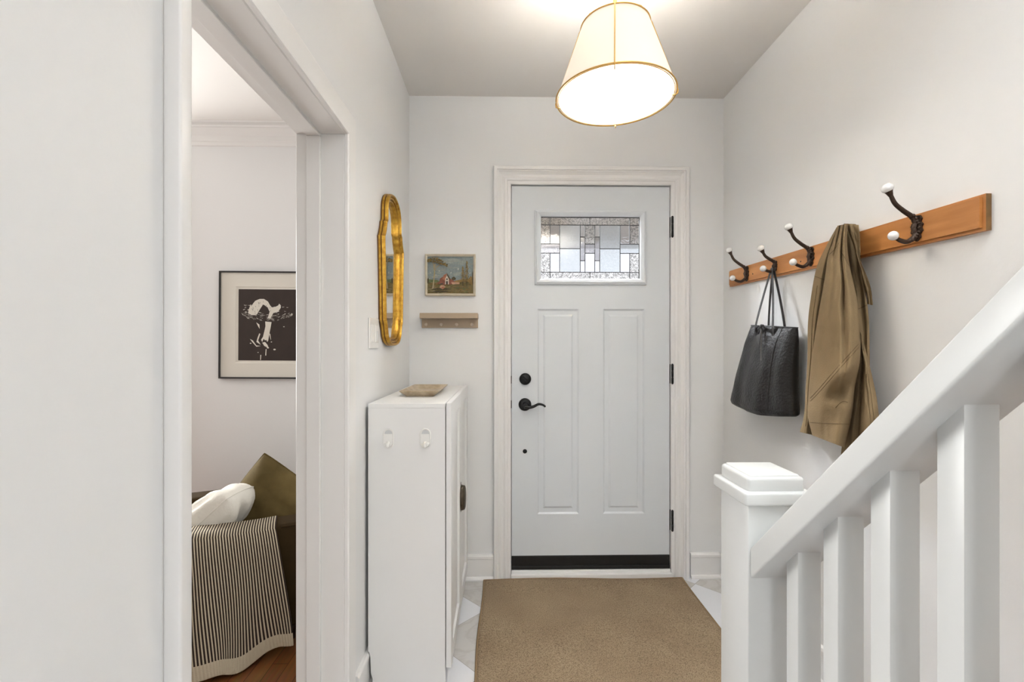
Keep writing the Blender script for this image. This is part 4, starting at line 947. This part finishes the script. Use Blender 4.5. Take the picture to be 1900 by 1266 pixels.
# handrail
r1_, r2_ = NX0 + .003, .509
A0 = PX(1388.5, 1020, r1_); A1 = PX(1618.6, 780, r1_); B0 = PX(1391, 1074.5, r1_); B1 = PX(1699, 780, r1_)
slope = (A1.z - A0.z) / (A0.y - A1.y); slopeb = (B1.z - B0.z) / (B0.y - B1.y)
sl = (slope + slopeb) / 2
zu = lambda y_: (A0.z + slope * (A0.y - y_)); zl = lambda y_: (B0.z + slopeb * (B0.y - y_))
b = BM(); Ye = -.35
v = [b.verts.new((x_, y_, f_(y_))) for x_ in (r1_, r2_) for y_ in (NYn + .0, Ye) for f_ in (zl, zu)]
for q in ((0, 1, 3, 2), (4, 6, 7, 5), (0, 4, 5, 1), (2, 3, 7, 6), (1, 5, 7, 3), (0, 2, 6, 4)): b.faces.new([v[i] for i in q])
bmesh.ops.recalc_face_normals(b, faces=b.faces[:]); bmesh.ops.bevel(b, geom=b.edges[:], offset=.0035, segments=3, profile=.5, affect='EDGES')
obj('handrail', b, M['rail'], rl, smooth=True)
BX0 = .450
bal = [(1459.3, 1480.4, 1526), (1528.4, 1554.5, 1606), (1618.6, 1651.2, 1709), (1737, 1789, 1856)]
ysn = [PX(q[1], 1000, BX0).y for q in bal]; pitch = (ysn[0] - ysn[-1]) / 3
for k in range(9):
    yn = ysn[k] if k < 4 else ysn[3] - pitch * (k - 3)
    wdx = .0365; wdy = .029 if k < 4 else .029
    zz = zl(yn) + .0; zz2 = zl(yn + wdy); tread = max(0, math.floor((.80 + .025 - yn - wdy * .5) / run)) + 1
    zbot = rise * tread if yn < .82 else 0
    b = BM(); vs = [b.verts.new((x_, y_, z_)) for x_ in (BX0, BX0 + wdx) for y_, zt__ in ((yn, zz), (yn + wdy, zz2)) for z_ in (zbot, zt__ + .004)]
    for q in ((0, 1, 3, 2), (4, 6, 7, 5), (0, 4, 5, 1), (2, 3, 7, 6), (1, 5, 7, 3), (0, 2, 6, 4)): b.faces.new([vs[i] for i in q])
    bmesh.ops.recalc_face_normals(b, faces=b.faces[:]); bmesh.ops.bevel(b, geom=b.edges[:], offset=.002, segments=2, profile=.5, affect='EDGES')
    obj('baluster', b, M['rail'], rl, smooth=True)

# ------------------------------------------------------------------ framed print in the living room
zp = lambda x_, y_, Y: PY(340 + x_ / 3.725, 420 + y_ / 3.725, Y)
YA = LW - .018; q0 = zp(243, 1055, YA); q1 = zp(932, 312, YA)
pr_ = thing('framed_print', 'black-framed dark woodcut print with a pale splash, on the living room wall', 'framed print', ((q0.x + q1.x) / 2, LW, q0.z))
b = BM(); fw = .009
mitre(b, (q0.x + fw, q0.z + fw, q1.x - fw, q1.z - fw), [(0, .004), (0, .020), (fw, .020), (fw, 0)], lambda a, c, p: Vector((a, LW - p, c))); obj('picture_frame', b, M['frameblack'], pr_)
b = BM(); box(b, (q0.x + .004, LW - .010, q0.z + .004), (q1.x - .004, LW - .002, q1.z - .004))
m0 = zp(357, 943, YA); m1 = zp(812, 422, YA)
mitre(b, (m0.x, m0.z, m1.x, m1.z), [(0, .010), (0, .0105), (.003, .0125), (.09, .0125), (.09, .010)][:4] + [(.088, .010)], lambda a, c, p: Vector((a, LW - p, c)))
mat_o = obj('picture_mat', b, M['mat'], pr_)
b = BM(); k0 = zp(374, 929, YA); k1 = zp(797, 436, YA); box(b, (k0.x, LW - .0106, k0.z), (k1.x, LW - .0095, k1.z), mi=0); lay[0] = 0
random.seed(8)
def cutp(pts, mi=1):
    lay[0] += 1; d = .0107 + .000004 * lay[0]; vs = []
    for x_, y_ in pts:
        q = zp(x_, y_, YA); q.y = LW - d; q.x = min(max(q.x, k0.x), k1.x); q.z = min(max(q.z, k0.z), k1.z); vs.append(b.verts.new(q))
    b.faces.new(vs).material_index = mi
cutp([(440, 600), (450, 560), (470, 540), (490, 515), (520, 502), (550, 502), (578, 520), (592, 545), (605, 560), (630, 556), (662, 540), (668, 560), (650, 590), (615, 600), (600, 630), (575, 640), (590, 590), (575, 560), (545, 540), (525, 570), (500, 612), (465, 615)])
cutp([(452, 560), (455, 540), (465, 548), (462, 566)]); cutp([(648, 548), (656, 534), (668, 548), (660, 570)])
for i in range(36):
    x_ = random.uniform(460, 600); y_ = random.uniform(520, 605); a_ = random.uniform(.9, 1.9); L_ = random.uniform(6, 20); w_ = 1.4
    dx, dy = math.cos(a_) * L_, math.sin(a_) * L_; cutp([(x_ - dx / 2, y_ - dy / 2), (x_ + w_, y_), (x_ + dx / 2, y_ + dy / 2), (x_ - w_, y_)], 0)
cutp([(528, 590), (540, 545), (550, 560), (556, 542), (568, 590)], 0)
for i in range(130):
    u_ = random.uniform(-1, 1); x_ = 575 + u_ * 172; y_ = 612 + 48 * math.sqrt(1 - u_ * u_) * random.uniform(-.35, 1) - 5; L_ = random.uniform(8, 26); a_ = -u_ * .9 + random.uniform(-.25, .25); w_ = random.uniform(1, 2.4)
    dx, dy = math.cos(a_) * L_, math.sin(a_) * L_; cutp([(x_ - dx / 2, y_ - dy / 2), (x_ - dy / L_ * w_, y_ + dx / L_ * w_), (x_ + dx / 2, y_ + dy / 2)], 1)
for i in range(24):
    x_ = random.choice([random.uniform(405, 450), random.uniform(610, 720)]); y_ = random.uniform(535, 600); cutp([(x_, y_), (x_ + random.uniform(8, 20), y_ + random.uniform(-6, 6)), (x_ + 6, y_ + 3)])
cutp([(560, 658), (604, 662), (598, 700), (590, 740), (582, 790), (575, 800), (568, 785), (560, 790), (550, 778), (540, 800), (532, 785), (545, 765), (556, 720), (562, 690)])
cutp([(540, 805), (560, 800), (578, 822), (586, 846), (570, 835), (555, 828)]); cutp([(498, 665), (520, 680), (522, 710), (510, 690)]); cutp([(520, 740), (527, 745), (512, 790), (530, 820), (500, 800), (508, 770)])
cutp([(455, 780), (475, 790), (500, 825), (530, 828), (500, 833), (470, 800)]); cutp([(565, 850), (570, 850), (568, 895), (562, 893)]); cutp([(528, 890), (534, 890), (532, 925), (527, 925)])
for x_, y_, r_ in ((460, 810, 6), (604, 800, 5), (626, 852, 9), (512, 873, 4), (690, 694, 5), (580, 840, 8)): cutp([(x_ + r_ * math.cos(PI / 4 * k), y_ + r_ * .6 * math.sin(PI / 4 * k)) for k in range(8)])
cutp([(588, 740), (596, 745), (602, 790), (596, 775)])
obj('print_sheet', b, [M['ink'], M['inkwhite']], pr_)
pr_.rotation_euler = (0, math.radians(.35), 0)

# ------------------------------------------------------------------ sofa, cushions and throw
th = math.radians(24); U = Vector((math.cos(th), math.sin(th), 0)); V = Vector((-math.sin(th), math.cos(th), 0)); ZA = .500
P0 = PZ(516, 976, ZA); P0.z = 0
def LP(u_, v_, z_): return P0 + U * u_ + V * v_ + Vector((0, 0, z_))
sofa = thing('sofa', 'dark olive-brown velvet sofa with low arms, seen through the opening', 'sofa', LP(-.3, .35, 0))
def lbox(name, lo, hi, bev, mt, seg=4, parent=sofa):
    b = BM(); box(b, lo, hi, bev, seg)
    for v in b.verts: v.co = LP(*v.co)
    return obj(name, b, mt, parent, smooth=True)
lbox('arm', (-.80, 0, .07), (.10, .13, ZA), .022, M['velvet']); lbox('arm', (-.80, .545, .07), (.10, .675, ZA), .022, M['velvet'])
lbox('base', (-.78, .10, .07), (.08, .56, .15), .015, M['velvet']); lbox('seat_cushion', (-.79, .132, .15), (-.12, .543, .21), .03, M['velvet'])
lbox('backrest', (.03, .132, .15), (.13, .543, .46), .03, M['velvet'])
for u_, v_ in ((-.76, .05), (.05, .05), (-.76, .62), (.05, .62)):
    b = BM(); q = LP(u_, v_, 0); lathe(b, [(0, 0), (.014, 0), (.02, .072), (0, .072)], q, 'Z', 12); obj('leg', b, M['iron'], sofa)
# piping on the near arm
b = BM(); tube(b, [LP(u_, .003, ZA - .008) for u_ in [.012 + .008 * i for i in range(10)]], .004, 8); obj('piping', b, M['velvet'], sofa)

def pillow(name, w_, h_, d_, M4, mt, label, piping=False, creases=0, rnd=0):
    b = BM(); n_ = 28; top = []; bot = []
    for i in range(n_ + 1):
        r1 = []; r2 = []
        for j in range(n_ + 1):
            u_ = -1 + 2 * i / n_; v_ = -1 + 2 * j / n_
            u_ = math.sin(u_ * PI / 2) * .7 + u_ * .3; v_ = math.sin(v_ * PI / 2) * .7 + v_ * .3
            pinch = 1 - .07 * (1 - u_ * u_) * abs(v_) ** 3; pinch2 = 1 - .07 * (1 - v_ * v_) * abs(u_) ** 3
            x_ = u_ * w_ / 2 * pinch2; y_ = v_ * h_ / 2 * pinch
            z_ = d_ / 2 * (max(1 - u_ ** 4, 0) ** .5) * (max(1 - v_ ** 4, 0) ** .5)
            z_ += creases * noise.noise(Vector((u_ * 2.2, v_ * 5, .5))) * (1 - u_ ** 4) * (1 - v_ ** 4)
            if rnd:
                k_ = 1 - rnd * (u_ * u_ * v_ * v_); x_ *= k_; y_ *= k_; z_ *= 1 - .25 * u_ * u_
            e_ = i in (0, n_) or j in (0, n_)
            r1.append(b.verts.new((x_, y_, z_))); r2.append(r1[-1] if e_ else b.verts.new((x_, y_, -z_)))
        top.append(r1); bot.append(r2)
    for i in range(n_):
        for j in range(n_):
            b.faces.new([top[i][j], top[i + 1][j], top[i + 1][j + 1], top[i][j + 1]]); b.faces.new([bot[i][j], bot[i][j + 1], bot[i + 1][j + 1], bot[i + 1][j]])
    edge = [top[i][0].co.copy() for i in range(n_ + 1)] + [top[n_][j].co.copy() for j in range(1, n_ + 1)] + [top[i][n_].co.copy() for i in range(n_ - 1, -1, -1)] + [top[0][j].co.copy() for j in range(n_ - 1, 0, -1)]
    for v in b.verts: v.co = M4 @ v.co
    o = obj(name, b, mt, smooth=True, angle=80); cen = M4.to_translation(); recenter(o, cen); tagged(o, label, 'cushion')
    if piping:
        b = BM(); tube(b, [M4 @ e_ for e_ in edge], .0035, 8, True); q = obj('piping', b, mt, o, smooth=True)
    return o
cY = 2.12; cc = PY(501, 960, cY)
Mx = Matrix.Translation(cc) @ Matrix.Rotation(math.radians(-12), 4, 'X') @ Matrix.Rotation(math.radians(34), 4, 'Y') @ Matrix.Rotation(PI / 2, 4, 'X')
pillow('throw_cushion', .45, .45, .13, Mx, M['velvet2'], 'olive velvet square cushion leaning on its corner at the back of the sofa', True, .016, .09)
wY = 1.99; wc = PY(386, 972, wY)
A_ = Vector((math.cos(math.radians(44)), .06, math.sin(math.radians(44)))).normalized(); Bt = Vector((.03, 1, -.05)); Bt = (Bt - A_ * Bt.dot(A_)).normalized(); Nn = A_.cross(Bt)
Mw = Matrix(((A_.x, Bt.x, Nn.x, wc.x), (A_.y, Bt.y, Nn.y, wc.y), (A_.z, Bt.z, Nn.z, wc.z), (0, 0, 0, 1)))
pillow('throw_cushion', .44, .24, .165, Mw, M['linen'], 'white linen pillow lying behind the striped throw on the sofa', True, .026, .16)

# throw blanket
b = BM(); nU, nT = 150, 110; u0, u1 = -.66, -.008
# right edge in the photo pulls outwards as it falls
path = [(.115, ZA + .012 - .18, 0)]
prof_t = [(.150, .34), (.142, .46), (.130, ZA - .006), (.105, ZA + .004), (.05, ZA + .006), (.012, ZA + .004), (-.012, ZA - .016), (-.028, ZA - .06), (-.036, .36), (-.046, .24), (-.058, .12), (-.070, .04), (-.074, .008)]
pp = cat([(a_, c_, 0) for a_, c_ in prof_t], nT)
arc = [0]
for i in range(nT): arc.append(arc[-1] + (pp[i + 1] - pp[i]).length)
tot = arc[-1]; rows = []; uvs = {}
for i in range(nT + 1):
    row = []
    fall = min(max((arc[i] - .30) / (tot - .30), 0), 1)
    for j in range(nU + 1):
        s_ = j / nU; u_ = u0 + (u1 - u0) * s_
        spread = u1 + .062 * fall ** .8
        uu = u0 + (spread - u0) * s_
        v_ = pp[i].x; z_ = pp[i].y
        fold = (.016 * math.sin(u_ * 24 + 1.0) + .010 * math.sin(u_ * 41 + 2 * fall)) * fall ** 1.2
        sidew = .010 * math.sin(u_ * 30 + fall * 3) * fall ** 1.5 + .045 * max(0, min(1, (-.20 - u_) / .3)) * fall
        # hem wave: centre-left hangs lower and further out
        wave = .5 + .5 * math.tanh((-.115 - u_) / .035)
        hemlift = (1 - wave) * .0 + 0
        v2 = v_ - max(fold, -.006 + fold * .4) - .030 * wave * fall ** 1.5
        z2 = z_ + (1 - wave) * .045 * fall ** 1.5 + .010 * math.sin(u_ * 18) * fall
        z2 = max(z2, .006)
        if fall <= 0: z2 += .004 * math.sin(u_ * 15) - (.020 * math.exp(-((u_ + .20) / .09) ** 2)) * (1 if v_ < .10 else 1) * 0
        p_ = LP(uu + sidew, v2, z2); row.append(b.verts.new(p_)); uvs[(i, j)] = (u_, arc[i] - (tot - .052))
    rows.append(row)
uvl = b.loops.layers.uv.new('UVMap')
for i in range(nT):
    for j in range(nU):
        f = b.faces.new([rows[i][j], rows[i][j + 1], rows[i + 1][j + 1], rows[i + 1][j]]); f.smooth = True
        for lp, key in zip(f.loops, ((i, j), (i, j + 1), (i + 1, j + 1), (i + 1, j))): lp[uvl].uv = uvs[key]
o = obj('throw_blanket', b, M['throw'], smooth=True, angle=80)
sm = o.modifiers.new('thickness', 'SOLIDIFY'); sm.thickness = .005; sm.offset = 0
recenter(o, LP(-.3, 0, 0)); tagged(o, 'brown and cream striped knit throw draped over the sofa arm', 'throw')
